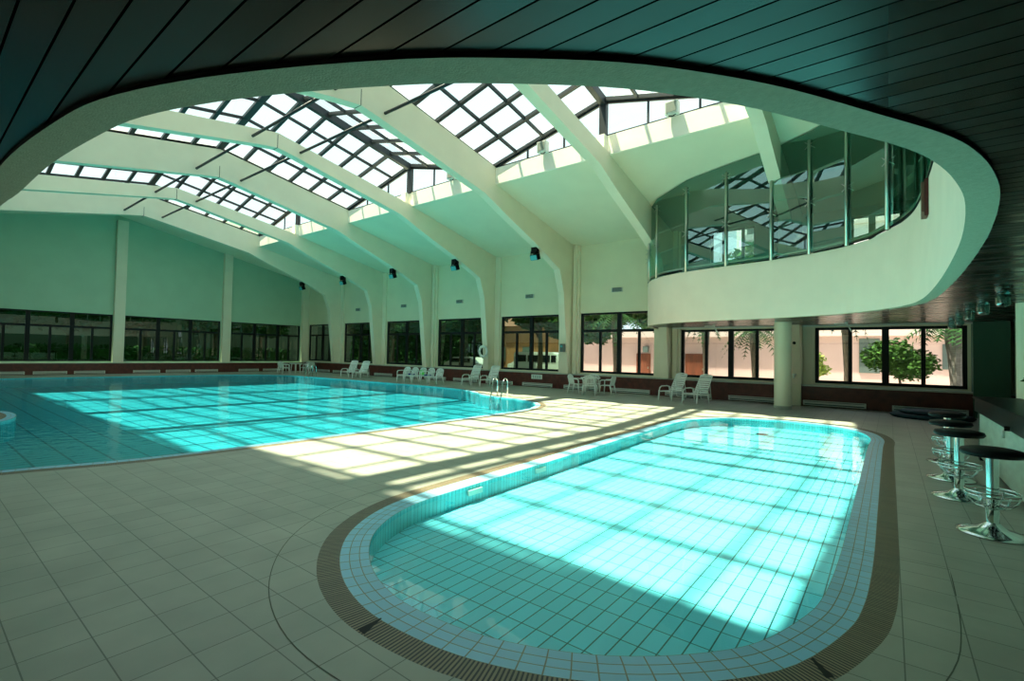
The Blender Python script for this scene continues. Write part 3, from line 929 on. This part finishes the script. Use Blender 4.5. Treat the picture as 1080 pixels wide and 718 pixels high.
# ---------------------------------------------------------------- pool ladders
def ladder(lab, loc, rz):
    t = thing('pool_ladder', lab, 'ladder', loc, rz, 'pool ladders')
    for sx in (-0.2, 0.2):
        pts = [(sx, 0.40, 0.0), (sx, 0.40, 0.42)]
        for k in range(9):
            a = math.pi*k/8*0.92
            pts.append((sx, 0.24+0.16*math.cos(a), 0.46+0.16*math.sin(a)))
        pts += [(sx, 0.0, 0.10), (sx, -0.06, -0.05), (sx, -0.06, -0.6)]
        MB().tube(pts, 0.022, 8).build('rail', M['chrome'], t, smooth=True)
    for z in (-0.2, -0.45):
        MB().box(-0.2, 0.2, -0.11, -0.03, z-0.015, z+0.015).build('step', M['chrome'], t)
    return t
L1 = ladder('chrome pool ladder at the near cove of the big pool', (-10.42, 12.52, 0), 0.15)
copy_tree(L1, (-25.2, 14.02, 0), 0.0, 'chrome pool ladder at the far corner of the big pool')

# ---------------------------------------------------------------- furniture (metres)
def armchair(lab, loc, rz, grp=None):
    t = thing('plastic_armchair', lab, 'chair', loc, rz, grp)
    K = 1.0
    W = 0.27
    s = MB(K).box(-W+0.02, W-0.02, -0.24, 0.22, 0.40, 0.425).build('seat', M['white_plastic'], t, bevel=0.01)
    b = MB(K)
    def bp(x, z):   # backrest curve
        return (x, 0.20+0.10*(z-0.42)/0.42 - 0.06*(1-(abs(x)/0.26)**2)*0 + 0.0, z)
    prof = []
    for k in range(9):
        a = math.pi*k/8
        prof.append((0.255*math.cos(a), 0.72+0.12*math.sin(a)))
    b.tube([bp(x, z) for x, z in [(0.245, 0.42)]+prof+[(-0.245, 0.42)]], 0.02, 6)
    for x in (-0.17, -0.10, -0.035, 0.035, 0.10, 0.17):
        zt = 0.72+0.12*math.sqrt(max(0, 1-(x/0.255)**2))
        p, q = bp(x, 0.44), bp(x, zt)
        b.bar(p, q, 0.038, 0.014, (0, 1, 0))
    b.build('backrest', M['white_plastic'], t)
    for sx in (-1, 1):
        MB(K).tube([(sx*W, 0.235, 0.66), (sx*(W+0.01), 0.05, 0.655), (sx*(W+0.01), -0.18, 0.645), (sx*W, -0.235, 0.61), (sx*W, -0.25, 0.42)], 0.022, 6).build('armrest', M['white_plastic'], t, smooth=True)
        MB(K).tube([(sx*(W-0.01), -0.23, 0.43), (sx*(W+0.01), -0.27, 0.0)], 0.026, 6, radii=[0.032, 0.02]).build('leg', M['white_plastic'], t, smooth=True)
        MB(K).tube([(sx*(W-0.02), 0.20, 0.43), (sx*(W), 0.30, 0.0)], 0.026, 6, radii=[0.032, 0.02]).build('leg', M['white_plastic'], t, smooth=True)
    return t
def table(lab, loc, rz):
    t = thing('plastic_table', lab, 'table', loc, rz, 'white plastic tables')
    MB(1.0).lathe([(0, 0.69), (0.40, 0.69), (0.43, 0.70), (0.44, 0.715), (0.43, 0.73), (0, 0.735)], 32).build('tabletop', M['white_plastic'], t)
    for a in (0.785, 2.356, 3.927, 5.498):
        MB(1.0).tube([(0.26*math.cos(a), 0.26*math.sin(a), 0.69), (0.32*math.cos(a), 0.32*math.sin(a), 0.0)], 0.03, 6, radii=[0.035, 0.022]).build('leg', M['white_plastic'], t)
    return t
def recliner(lab, loc, rz):
    t = thing('reclining_chair', lab, 'reclining chair', loc, rz, 'white slatted reclining chairs')
    K = 1.0
    s = MB(K)
    for k in range(7):
        y = -0.30+0.085*k
        s.box(-0.27, 0.27, y-0.034, y+0.034, 0.335, 0.355)
    for sx in (-1, 1): s.box(sx*0.29-0.02, sx*0.29+0.02, -0.33, 0.32, 0.315, 0.36)
    s.build('seat', M['white_plastic'], t)
    b = MB(K)
    p0, p1 = Vector((0, 0.25, 0.36)), Vector((0, 0.62, 1.02))
    d = (p1-p0)
    for k in range(9):
        c = p0+d*((k+0.5)/9)
        b.bar(c-Vector((0.25, 0, 0)), c+Vector((0.25, 0, 0)), 0.058, 0.016, Vector((0, -d.z, d.y)))
    for sx in (-1, 1):
        b.tube([p0+Vector((sx*0.265, 0, 0)), p1+Vector((sx*0.25, 0, 0))], 0.02, 6)
    b.tube([p1+Vector((-0.25, 0, 0)), p1+Vector((-0.12, 0.01, 0.03)), p1+Vector((0.12, 0.01, 0.03)), p1+Vector((0.25, 0, 0))], 0.022, 6)
    b.build('backrest', M['white_plastic'], t)
    for sx in (-1, 1):
        MB(K).tube([(sx*0.31, 0.30, 0.50), (sx*0.32, 0.10, 0.545), (sx*0.32, -0.20, 0.54), (sx*0.31, -0.32, 0.48), (sx*0.31, -0.36, 0.36)], 0.024, 6).build('armrest', M['white_plastic'], t, smooth=True)
        MB(K).tube([(sx*0.31, -0.35, 0.38), (sx*0.31, -0.40, 0.0)], 0.03, 6, radii=[0.034, 0.022]).build('leg', M['white_plastic'], t)
        MB(K).tube([(sx*0.31, 0.24, 0.50), (sx*0.31, 0.34, 0.0)], 0.03, 6, radii=[0.034, 0.022]).build('leg', M['white_plastic'], t)
    st = MB(K); st.tube([(-0.22, 0.50, 0.75), (-0.22, 0.60, 0.12)], 0.016, 5); st.tube([(0.22, 0.50, 0.75), (0.22, 0.60, 0.12)], 0.016, 5); st.tube([(-0.22, 0.60, 0.12), (0.22, 0.60, 0.12)], 0.016, 5)
    st.build('back_prop', M['white_plastic'], t)
    return t
# local front is -Y; facing -X means rz = -90 deg
def face(dx, dy):
    return math.atan2(dx, -dy)
T1 = table('white round plastic table with four chairs, right of the near pool ladder', (-8.88, 16.2, 0), 0.4)
C1 = armchair('white plastic armchair on the left side of the near table', (-9.42, 16.05, 0), face(1, 0.1), 'armchairs around the near table')
copy_tree(C1, (-8.26, 16.38, 0), face(-1, -0.1), 'white plastic armchair on the right side of the near table')
copy_tree(C1, (-8.62, 15.68, 0), face(-0.35, 1), 'white plastic armchair with its back to the pool at the near table')
copy_tree(C1, (-9.1, 16.75, 0), face(0.3, -1), 'white plastic armchair behind the near table against the brown wall')
R1 = recliner('white slatted reclining chair, left one of the pair nearest the round column', (-5.80, 16.22, 0), face(-0.35, -1))
copy_tree(R1, (-4.86, 15.80, 0), face(-0.35, -1), 'white slatted reclining chair, right one of the pair nearest the round column')
copy_tree(R1, (-15.15, 16.35, 0), face(0.1, -1), 'white slatted reclining chair, left one of the pair beneath the life ring')
copy_tree(R1, (-14.0, 16.3, 0), face(0.1, -1), 'white slatted reclining chair, right one of the pair beneath the life ring')
copy_tree(R1, (-23.7, 15.6, 0), face(0.33, -1), 'white slatted reclining chair, left one of the farthest pair')
copy_tree(R1, (-22.6, 15.6, 0), face(0.33, -1), 'white slatted reclining chair, right one of the farthest pair')
gr = 'row of white armchairs by the pool'
rowx = [(-18.5, 'leftmost of the row of five by the pool'), (-17.93, 'second from left in the row of five'), (-17.36, 'in the middle of the row, with a green towel'), (-16.79, 'fourth from left in the row of five'), (-16.22, 'rightmost of the row of five by the pool')]
for x, w in rowx:
    copy_tree(C1, (x, 15.2, 0), 0.0, 'white plastic armchair %s' % w, gr)
tw = MB(1.0).box(-0.17, 0.17, 0.17, 0.20, 0.46, 0.70).build('towel', M['green_towel'], loc=Vector((-17.36, 15.2, 0))*S, rz=0.0, bevel=0.01)
tag(tw, 'bright green towel over the middle armchair of the row', 'towel')
for x, w in ((-17.93, 'second'), (-16.79, 'last')):
    tw = MB(1.0).box(-0.16, 0.16, -0.15, 0.12, 0.43, 0.50).build('towel', M['blue_towel'], loc=Vector((x, 15.2, 0))*S, rz=0.0, bevel=0.02)
    tag(tw, 'folded dark blue towel on the %s armchair from left in the row' % ('second' if w == 'second' else 'fourth'), 'towel', 'dark blue towels')
copy_tree(T1, (-28.9, 15.3, 0), 0.2, 'white round plastic table farthest away by the end wall')
for (x, y, dx, dy, w) in ((-29.75, 14.95, 1, 0.3, 'left side'), (-28.1, 15.7, -1, -0.3, 'right side'), (-29.2, 16.1, 0.2, -1, 'wall side'), (-28.7, 14.5, 0, 1, 'pool side')):
    copy_tree(C1, (x, y, 0), face(dx, dy), 'white plastic armchair on the %s of the farthest table' % w, 'armchairs around the farthest table')

# ---------------------------------------------------------------- bar and stools
def stool(lab, loc, rz):
    t = thing('bar_stool', lab, 'bar stool', loc, rz, 'black and chrome bar stools')
    MB().lathe([(0, 0.655), (0.15, 0.655), (0.195, 0.662), (0.212, 0.685), (0.20, 0.712), (0.15, 0.724), (0, 0.728)], 36).build('seat', M['black'], t, smooth=True)
    MB().lathe([(0.040, 0.30), (0.040, 0.655)], 20).build('upper_pole', M['chrome'], t, smooth=True)
    MB().lathe([(0.043, 0.03), (0.043, 0.31), (0.036, 0.315)], 20).build('lower_pole', M['chrome'], t, smooth=True)
    MB().lathe([(0, 0), (0.235, 0), (0.24, 0.010), (0.20, 0.022), (0.10, 0.045), (0.055, 0.085), (0.045, 0.10)], 36).build('base', M['chrome'], t, smooth=True)
    fr = MB()
    for z, r, dy in ((0.33, 0.175, 0), (0.36, 0.175, 0)):
        fr.tube([(r*math.cos(a), r*math.sin(a), z) for a in [2*math.pi*i/24 for i in range(24)]], 0.008, 6, closed=True)
    fr.tube([(0.11*math.cos(a), 0.11*math.sin(a), 0.24) for a in [2*math.pi*i/20 for i in range(20)]], 0.007, 6, closed=True)
    for a in [2*math.pi*i/6 for i in range(6)]:
        fr.tube([(0.03*math.cos(a), 0.03*math.sin(a), 0.25), (0.11*math.cos(a), 0.11*math.sin(a), 0.24), (0.155*math.cos(a), 0.155*math.sin(a), 0.28), (0.175*math.cos(a), 0.175*math.sin(a), 0.345)], 0.007, 6)
    fr.build('footrest', M['chrome'], t, smooth=True)
    return t
S1 = stool('black round bar stool nearest the viewer at the bar', (0.69, 5.80, 0), 0)
copy_tree(S1, (0.59, 7.10, 0), 0.4, 'black round bar stool, second from the viewer at the bar')
copy_tree(S1, (0.60, 8.15, 0), 0.9, 'black round bar stool, third from the viewer at the bar')
copy_tree(S1, (0.66, 9.45, 0), 0.2, 'black round bar stool farthest from the viewer at the bar')
bar = thing('bar_counter', 'long bar counter with black granite top and pale green marble front', 'bar counter')
MB().box(1.06, 1.20, 1.0, 10.15, 0.06, 0.78).build('front_panel', M['marble'], bar)
MB().box(1.10, 1.25, 1.02, 10.12, 0.0, 0.06).build('plinth', M['blackmetal'], bar)
MB().box(1.0, 1.52, 0.9, 10.2, 0.905, 0.94).build('counter_top', M['granite'], bar, bevel=0.008)
MB().box(1.02, 1.12, 0.95, 10.16, 0.725, 0.905).build('counter_fascia', M['granite'], bar)
MB().box(1.06, 1.52, 10.0, 10.12, 0.0, 0.905).build('end_panel', M['granite'], bar)
tp = thing('beer_tap', 'short pale nozzle under the edge of the black bar top', 'tap', (0.98, 7.35, 0.70))
MB().tube([(0.0, 0, 0.06), (-0.02, 0, 0.02), (-0.02, 0, -0.05)], 0.016, 8).build('nozzle', M['white_metal'], tp, smooth=True)
MB().box(-0.015, 0.03, -0.025, 0.025, 0.03, 0.08).build('mount', M['blackmetal'], tp)
# vase with dark leaves at the picture edge
vs = thing('flower_vase', 'pale curved vase with dark leaves standing on the bar at right edge', 'vase', (1.27, 7.6, 0.94))
MB().lathe([(0, 0), (0.055, 0), (0.065, 0.03), (0.035, 0.12), (0.03, 0.20), (0.05, 0.28), (0.06, 0.33), (0.045, 0.33)], 20).build('vase_body', M['white_metal'], vs, smooth=True)
lf = MB(); rnd = random.Random(5)
for k in range(14):
    a = rnd.uniform(0, 6.28); L_ = rnd.uniform(0.12, 0.22)
    p = Vector((0, 0, 0.30)); q = p+Vector((math.cos(a)*L_*0.6, math.sin(a)*L_*0.6, rnd.uniform(0.02, 0.10))); r2 = p+Vector((math.cos(a)*L_, math.sin(a)*L_, rnd.uniform(-0.04, 0.06)))
    sd = Vector((-math.sin(a), math.cos(a), 0))*0.03
    lf.poly([p, q-sd, r2]); lf.poly([p, r2, q+sd])
lf.build('leaves', M['leaf_dark'], vs)
# folded mat on the floor by the wall
fm = thing('folded_pool_cover', 'low dark teal folded pool cover lying along the brown wall', 'pool cover', (0.85, 16.6, 0))
MB().lathe([(0, 0), (0.8, 0), (0.86, 0.05), (0.8, 0.10), (0, 0.11)], 28).build('cover_fold', M['mat_blue'], fm, smooth=True)
mb = MB(); mb.lathe([(0, 0.10), (0.62, 0.11), (0.66, 0.15), (0.6, 0.19), (0, 0.20)], 28); mb.build('upper_fold', M['mat_blue'], fm, smooth=True)
# pendants over the bar
p0 = None
pl = [(1.32, 10.03, 'nearest the viewer'), (1.29, 11.66, 'second from the viewer'), (1.27, 13.3, 'middle of the row'), (1.25, 14.8, 'second from the window'), (1.24, 16.3, 'nearest the window')]
for x, y, w in pl:
    lab = 'glass ceiling lamp under the dark planks, %s' % w
    if p0 is None:
        p0 = thing('ceiling_lamp', lab, 'lamp', (x, y, ZP), group='glass lamps in a row under the planks')
        MB().tube([(0, 0, 0), (0, 0, -0.03)], 0.085, 16).build('lamp_base', M['chrome'], p0)
        g = MB()
        prof = [(0.06, -0.03), (0.085, -0.05)]
        for k in range(5): prof += [(0.088, -0.06-0.035*k), (0.078, -0.078-0.035*k)]
        prof += [(0.05, -0.25), (0, -0.26)]
        g.lathe(prof, 20); g.build('lamp_glass', M['lampglass'], p0, smooth=True)
    else:
        copy_tree(p0, (x, y, ZP), None, lab)
# dark partition behind the bar
MB().box(2.45, XE, 17.0, 17.1, 0.0, ZP).build('wall_bar_back', M['mezz'], kind='structure')

# ---------------------------------------------------------------- mezzanine furniture seen through the glass
pt = thing('potted_palm', 'potted palm plant in front of the upper window behind the glass', 'plant', (-4.55, 16.9, 2.95))
MB().lathe([(0, 0), (0.16, 0), (0.22, 0.35), (0.24, 0.38), (0.2, 0.38), (0, 0.36)], 18).build('pot', M['terracotta'], pt)
MB().tube([(0, 0, 0.3), (0.02, 0, 0.9), (0, 0.02, 1.5)], 0.03, 6).build('stem', M['bark'], pt)
def frond(mb, base, a, L_, rise, droop, w, n=9, leaf=0.25):
    base = Vector(base)
    pts = []
    for k in range(n+1):
        t_ = k/n
        pts.append(base+Vector((math.cos(a)*L_*t_, math.sin(a)*L_*t_, rise*t_-droop*t_*t_)))
    sd = Vector((-math.sin(a), math.cos(a), 0))
    for k in range(1, n):
        p = pts[k]; d = (pts[k+1]-pts[k-1]).normalized()
        ll = leaf*math.sin(math.pi*(k/n)*0.85+0.3)
        for sgn in (-1, 1):
            q = p+sd*sgn*ll+d*ll*0.5+Vector((0, 0, -0.25*ll))
            mb.poly([p-d*w, p+d*w, q])
    for k in range(n):
        p, q = pts[k], pts[k+1]
        mb.poly([p-sd*0.012, p+sd*0.012, q+sd*0.008, q-sd*0.008])
mb = MB(); rnd = random.Random(3)
for k in range(11):
    frond(mb, (0, 0, rnd.uniform(1.2, 1.5)), k*0.61, rnd.uniform(0.6, 0.9), rnd.uniform(0.3, 0.6), rnd.uniform(0.5, 0.9), 0.03, leaf=0.22)
mb.build('fronds', M['leaf'], pt)
ch = thing('lounge_chair', 'teal upholstered chair on the balcony behind the glass at left', 'chair', (-5.35, 16.3, 2.95))
MB().box(-0.28, 0.28, -0.28, 0.28, 0.25, 0.45).build('seat', M['mat_blue'], ch, bevel=0.03)
bk = MB().box(-0.28, 0.28, 0.20, 0.32, 0.45, 1.55).build('backrest', mat('teal fabric', (0.03, 0.25, 0.30), 0.8), ch, bevel=0.04)
for sx in (-0.24, 0.24):
    for sy in (-0.24, 0.24):
        MB().tube([(sx, sy, 0), (sx, sy, 0.26)], 0.025, 6).build('leg', M['blackmetal'], ch)

# ---------------------------------------------------------------- outside
flat([[(-60, 18.3), (40, 18.3), (40, 90), (-60, 90)]], -0.02).build('ground_paving', M['ground'], kind='structure')
flat([[(-70, -20), (XW-0.4, -20), (XW-0.4, 60), (-70, 60)]], -0.03).build('ground_lawn', M['lawn'], kind='structure')
bd = thing('pink_annex', 'long low pink building with pale eaves band across the yard', 'building')
MB().box(-15.5, 14, 27, 31, 0, 2.6).build('wall', M['pink'], bd)
MB().box(-15.7, 14.2, 26.70, 31.3, 2.57, 3.05).build('eaves', M['fascia'], bd)
for a, b, z0, z1, nm, mm in ((-8.9, -7.82, 0.0, 1.65, 'door', 'door_brown'), (-11.75, -10.9, 0.0, 1.63, 'door', 'door_brown'), (-1.08, -0.33, 0.9, 2.45, 'window', 'greyblue'), (1.75, 2.6, 1.15, 2.2, 'window', 'greyblue')):
    f = MB().box(a, b, 26.95, 27.02, z0, z1).build(nm, M[mm], bd)
    if nm == 'door':
        MB().box(b-0.15, b-0.09, 26.9, 26.95, 0.75, 0.87).build('door_handle', M['steel'], f)
MB().box(-11.3, -11.0, 26.8, 27.0, 1.7, 2.05).build('air_vent', M['greyblue'], bd)
ob_ = thing('orange_house', 'orange brick house seen through the windows behind the pool ladder', 'building')
MB().box(-27, -19.6, 29.5, 34, 0, 3.6).build('wall', M['orange'], ob_)
MB().prism([(29.2, 3.6), (34.3, 3.6), (31.7, 5.0)], -27.3, -19.3, 'X').build('roof', M['door_brown'], ob_)
for a in (-22.0, -24.5):
    MB().box(a, a+0.8, 29.44, 29.51, 0.9, 2.0).build('window', M['greyblue'], ob_)
tb = thing('apartment_tower', 'tall white apartment tower seen through the upper windows', 'building')
MB().box(-14, -3, 60, 70, 0, 26).build('wall', mat('white tower paint', (0.88, 0.86, 0.86), 0.8), tb)
bl = MB()
for k in range(11):
    z = 2.2+k*2.1
    for x in (-13, -10.6, -8.2, -5.8): bl.box(x, x+1.5, 59.1, 60.0, z, z+0.7)
bl.build('balconies', mat('grey balcony', (0.30, 0.31, 0.34), 0.8), tb)
bl = MB()
for k in range(11):
    z = 2.95+k*2.1
    for x in (-13, -10.6, -8.2, -5.8): bl.box(x+0.1, x+1.4, 59.95, 60.02, z, z+1.1)
bl.build('window_rows', M['greyblue'], tb)
tb2 = thing('pale_block', 'pale building seen through the upper window at right', 'building')
MB().box(-2.5, 8, 50, 58, 0, 22).build('wall', mat('cream block paint', (0.85, 0.82, 0.80), 0.8), tb2)
bl = MB()
for k in range(9): bl.box(-2.6, 8.1, 49.6, 50, 2+k*2.2, 2.3+k*2.2)
bl.build('floor_bands', M['fascia'], tb2)

def car(lab, loc, rz, m='car_white', van=False):
    t = thing('van' if van else 'car', lab, 'van' if van else 'car', loc, rz)
    if van:
        prof = [(-2.3, 0.3), (2.25, 0.3), (2.3, 0.9), (1.95, 1.05), (1.45, 1.75), (1.2, 1.88), (-2.2, 1.88), (-2.3, 1.7)]
        MB(1.0).prism(prof, -0.85, 0.85, 'Y').build('body', M[m], t, bevel=0.05)
        wx = ((-2.0, -1.1), (-0.95, -0.05), (0.1, 1.0), (1.1, 1.5))
        z0, z1 = 1.15, 1.65
    else:
        prof = [(-2.1, 0.3), (2.1, 0.3), (2.15, 0.75), (1.2, 0.9), (0.6, 1.38), (-1.1, 1.40), (-1.8, 0.98), (-2.12, 0.9)]
        MB(1.0).prism(prof, -0.8, 0.8, 'Y').build('body', M[m], t, bevel=0.05)
        wx = ((-1.3, -0.35), (-0.25, 0.6))
        z0, z1 = 0.95, 1.28
    for a, b in wx:
        w = MB(1.0); w.box(a, b, -0.87 if van else -0.82, 0.87 if van else 0.82, z0, z1); w.build('window', M['black'], t)
    for x in (-1.4, 1.35):
        for y in (-0.78, 0.78):
            MB(1.0).tube([(x, y-0.1, 0.32), (x, y+0.1, 0.32)], 0.32, 18).build('wheel', M['tyre'], t)
    return t
car('white minibus parked outside the window left of the table', (-17.2, 25.4, 0), 0.0, van=True)
car('white car parked outside the window behind the life ring', (-22.9, 24.6, 0), 0.1)
car('white car parked nose out behind the minibus window', (-18.9, 26.8, 0), 0.2)

def crown(mb, c, r, nleaf, rnd, size=0.16, flat_=0.8):
    for _ in range(nleaf):
        while True:
            p = Vector((rnd.uniform(-1, 1), rnd.uniform(-1, 1), rnd.uniform(-1, 1)))
            if 0.25 < p.length < 1: break
        p = Vector((p.x*r, p.y*r, p.z*r*flat_))+Vector(c)
        a = Vector((rnd.uniform(-1, 1), rnd.uniform(-1, 1), rnd.uniform(-0.5, 0.5))).normalized()
        b = a.cross(Vector((rnd.uniform(-1, 1), rnd.uniform(-1, 1), rnd.uniform(-1, 1)))).normalized()
        s = size*rnd.uniform(0.6, 1.3)
        mb.poly([p-a*s, p+b*s*0.45, p+a*s, p-b*s*0.45])
def tree(lab, loc, h, r, seed, leaf='leaf_dark', nl=1600, size=0.22, trunk=0.14, grp=None):
    t = thing('broadleaf_tree', lab, 'tree', loc, 0, grp)
    rnd = random.Random(seed)
    pts = [(0, 0, 0), (0.05, 0.03, h*0.3), (-0.05, 0.05, h*0.62), (0.02, 0, h*0.9)]
    tm = MB(); tm.tube(pts, trunk, 8, radii=[trunk, trunk*0.8, trunk*0.55, trunk*0.2])
    for k in range(5):
        a = k*1.3+seed
        tm.tube([(0, 0, h*(0.4+0.07*k)), (math.cos(a)*r*0.6, math.sin(a)*r*0.6, h*(0.62+0.07*k))], 0.05, 6, radii=[trunk*0.45, 0.02])
    tm.build('trunk', M['bark'], t)
    mb = MB()
    for k in range(7):
        a = k*0.9+seed
        crown(mb, (math.cos(a)*r*0.5, math.sin(a)*r*0.5, h*(0.62+0.06*(k % 5))), r*0.62, nl//7, rnd, size)
    mb.build('foliage', M[leaf], t)
    return t
def palm(lab, loc, h, seed, trunk=0.13, L_=1.5, leaf='leaf_dark', bark='bark', nf=18):
    t = thing('palm_tree', lab, 'tree', loc, 0, 'palms outside the windows')
    rnd = random.Random(seed)
    MB().tube([(0, 0, 0), (0.02, 0, h*0.3), (0, 0.02, h*0.6), (0, 0, h*0.85), (0, 0, h)], trunk, 10, radii=[trunk*0.7, trunk*0.75, trunk*0.95, trunk*1.35, trunk*1.1]).build('trunk', M[bark], t)
    mb = MB()
    for k in range(nf):
        frond(mb, (0, 0, h), k*2.4, L_*rnd.uniform(0.7, 1.1), rnd.uniform(0.0, 0.9), rnd.uniform(0.8, 1.7), 0.035, n=14, leaf=L_*0.26)
    mb.build('fronds', M[leaf], t)
    return t
palm('palm with tapering dark trunk outside the second low window', (-4.15, 20.6, 0), 2.55, 1, 0.12, 1.2)
palm('thick grey palm trunk outside the window nearest the bar', (1.62, 20.4, 0), 2.7, 2, 0.20, 1.5, bark='bark_grey')
palm('dark palm trunk outside, left part of the nearest low window', (-1.2, 20.8, 0), 3.4, 3, 0.13, 0.9)
palm('dark palm outside, behind the window left of the balcony', (-10.0, 20.6, 0), 3.3, 4, 0.16, 1.5)
palm('dark palm trunk outside, behind the reclining chairs nearest the column', (-5.95, 20.5, 0), 3.1, 5, 0.13, 0.9)
tag(tree('layered green shrub outside the window nearest the bar', (0.25, 20.6, 0), 2.05, 0.95, 7, 'leaf', 4000, 0.085, 0.05), cat='shrub')
tag(tree('bright yellow green shrub at the left edge of the nearest low window', (-2.2, 20.6, 0), 1.75, 0.5, 8, 'leaf_light', 900, 0.08, 0.04), cat='shrub')
tree('leafy tree outside the window behind the white table', (-12.4, 21.4, 0), 4.6, 1.7, 9, 'leaf', 3000, 0.24)
tspots = [(-9.0, 23.0, 6.2, 2.4, 'mid'), (-6.0, 33.5, 8.5, 3.5, 'leaf'), (-14.5, 20.9, 5.6, 1.3, 'mid'), (-19.6, 22.5, 5.5, 1.7, 'd'), (-21.5, 22.2, 5.2, 1.9, 'd'), (-24.8, 22.4, 5.4, 2.0, 'd'), (-28.5, 22.3, 5.3, 2.0, 'd'), (-32.0, 22.0, 5.3, 2.0, 'd')]
tlab = ['behind the tall window with the view of the pink building', 'rising beyond the pink building', 'outside the window above the wall sign', 'outside the window at the life ring', 'outside the window behind the row of armchairs', 'outside the window behind the far reclining chairs', 'outside the window by the far ladder', 'outside the room corner']
for i, ((x, y, h, r, m), w) in enumerate(zip(tspots, tlab)):
    tree('large dark leafy tree %s' % w, (x, y, 0), h, r, 20+i, 'leaf' if m in ('leaf', 'mid') else 'leaf_dark', 3600, 0.32, 0.16)
for i, (x, h, w) in enumerate(((-21.6, 7.6, 'farthest left of four'), (-17.5, 7.6, 'second from left of four'), (-14.0, 7.2, 'third from left of four'), (-10.5, 7.8, 'right one of four'))):
    tree('tall green tree behind the pink building, %s' % w, (x, 36.8, 0), h, 1.75, 60+i, 'leaf', 3400, 0.4, 0.2, 'trees behind the pink building')
h2 = thing('hedge', 'tall dark hedge across the yard beyond the far left windows', 'hedge', (0, 0, 0))
MB().box(-41, -24.2, 27.4, 28.6, 0, 4.6).build('hedge_core', M['leaf_dark'], h2)
mb = MB(); rnd = random.Random(78)
for k in range(7000):
    p = Vector((rnd.uniform(-41, -24), rnd.uniform(27.0, 27.6), rnd.uniform(0, 5.2)))
    a = Vector((rnd.uniform(-1, 1), rnd.uniform(-1, 1), rnd.uniform(-1, 1))).normalized(); b = a.cross(Vector((0.3, 0.5, 0.8))).normalized()
    mb.poly([p-a*0.26, p+b*0.13, p+a*0.26, p-b*0.13])
mb.build('hedge_leaves', M['leaf_dark'], h2)
for i, (y, w) in enumerate(((-1.5, 'left of the frame'), (2.5, 'behind the leftmost window'), (6.0, 'behind the right half of the leftmost window'), (9.8, 'behind the second window'), (13.5, 'behind the third window'), (17.0, 'beyond the room corner'))):
    tree('dark tree outside the end wall, %s' % w, (-36.5-(i % 2)*1.0, y, 0), 5.2, 1.8, 40+i, 'leaf_dark', 2600, 0.26, 0.16)
hd = thing('hedge', 'dark clipped hedge outside the end wall windows', 'hedge', (0, 0, 0))
mb = MB(); rnd = random.Random(77)
for k in range(5200):
    p = Vector((rnd.uniform(-35.6, -34.8), rnd.uniform(-3, 18), rnd.uniform(0, 1.5)))
    a = Vector((rnd.uniform(-1, 1), rnd.uniform(-1, 1), rnd.uniform(-1, 1))).normalized(); b = a.cross(Vector((0.3, 0.5, 0.8))).normalized()
    s = 0.16
    mb.poly([p-a*s, p+b*s*0.5, p+a*s, p-b*s*0.5])
mb.build('hedge_leaves', M['leaf_dark'], hd)
MB().box(-35.5, -34.95, -3, 18, 0, 1.3).build('hedge_core', M['leaf_dark'], hd)
gw = tag(MB().box(-42.5, -42.2, -8, 30, 0, 5.4).build('garden_wall', mat('dark garden wall', (0.05, 0.07, 0.05), 0.9), None), 'dark garden wall beyond the trees outside the end windows', 'wall')
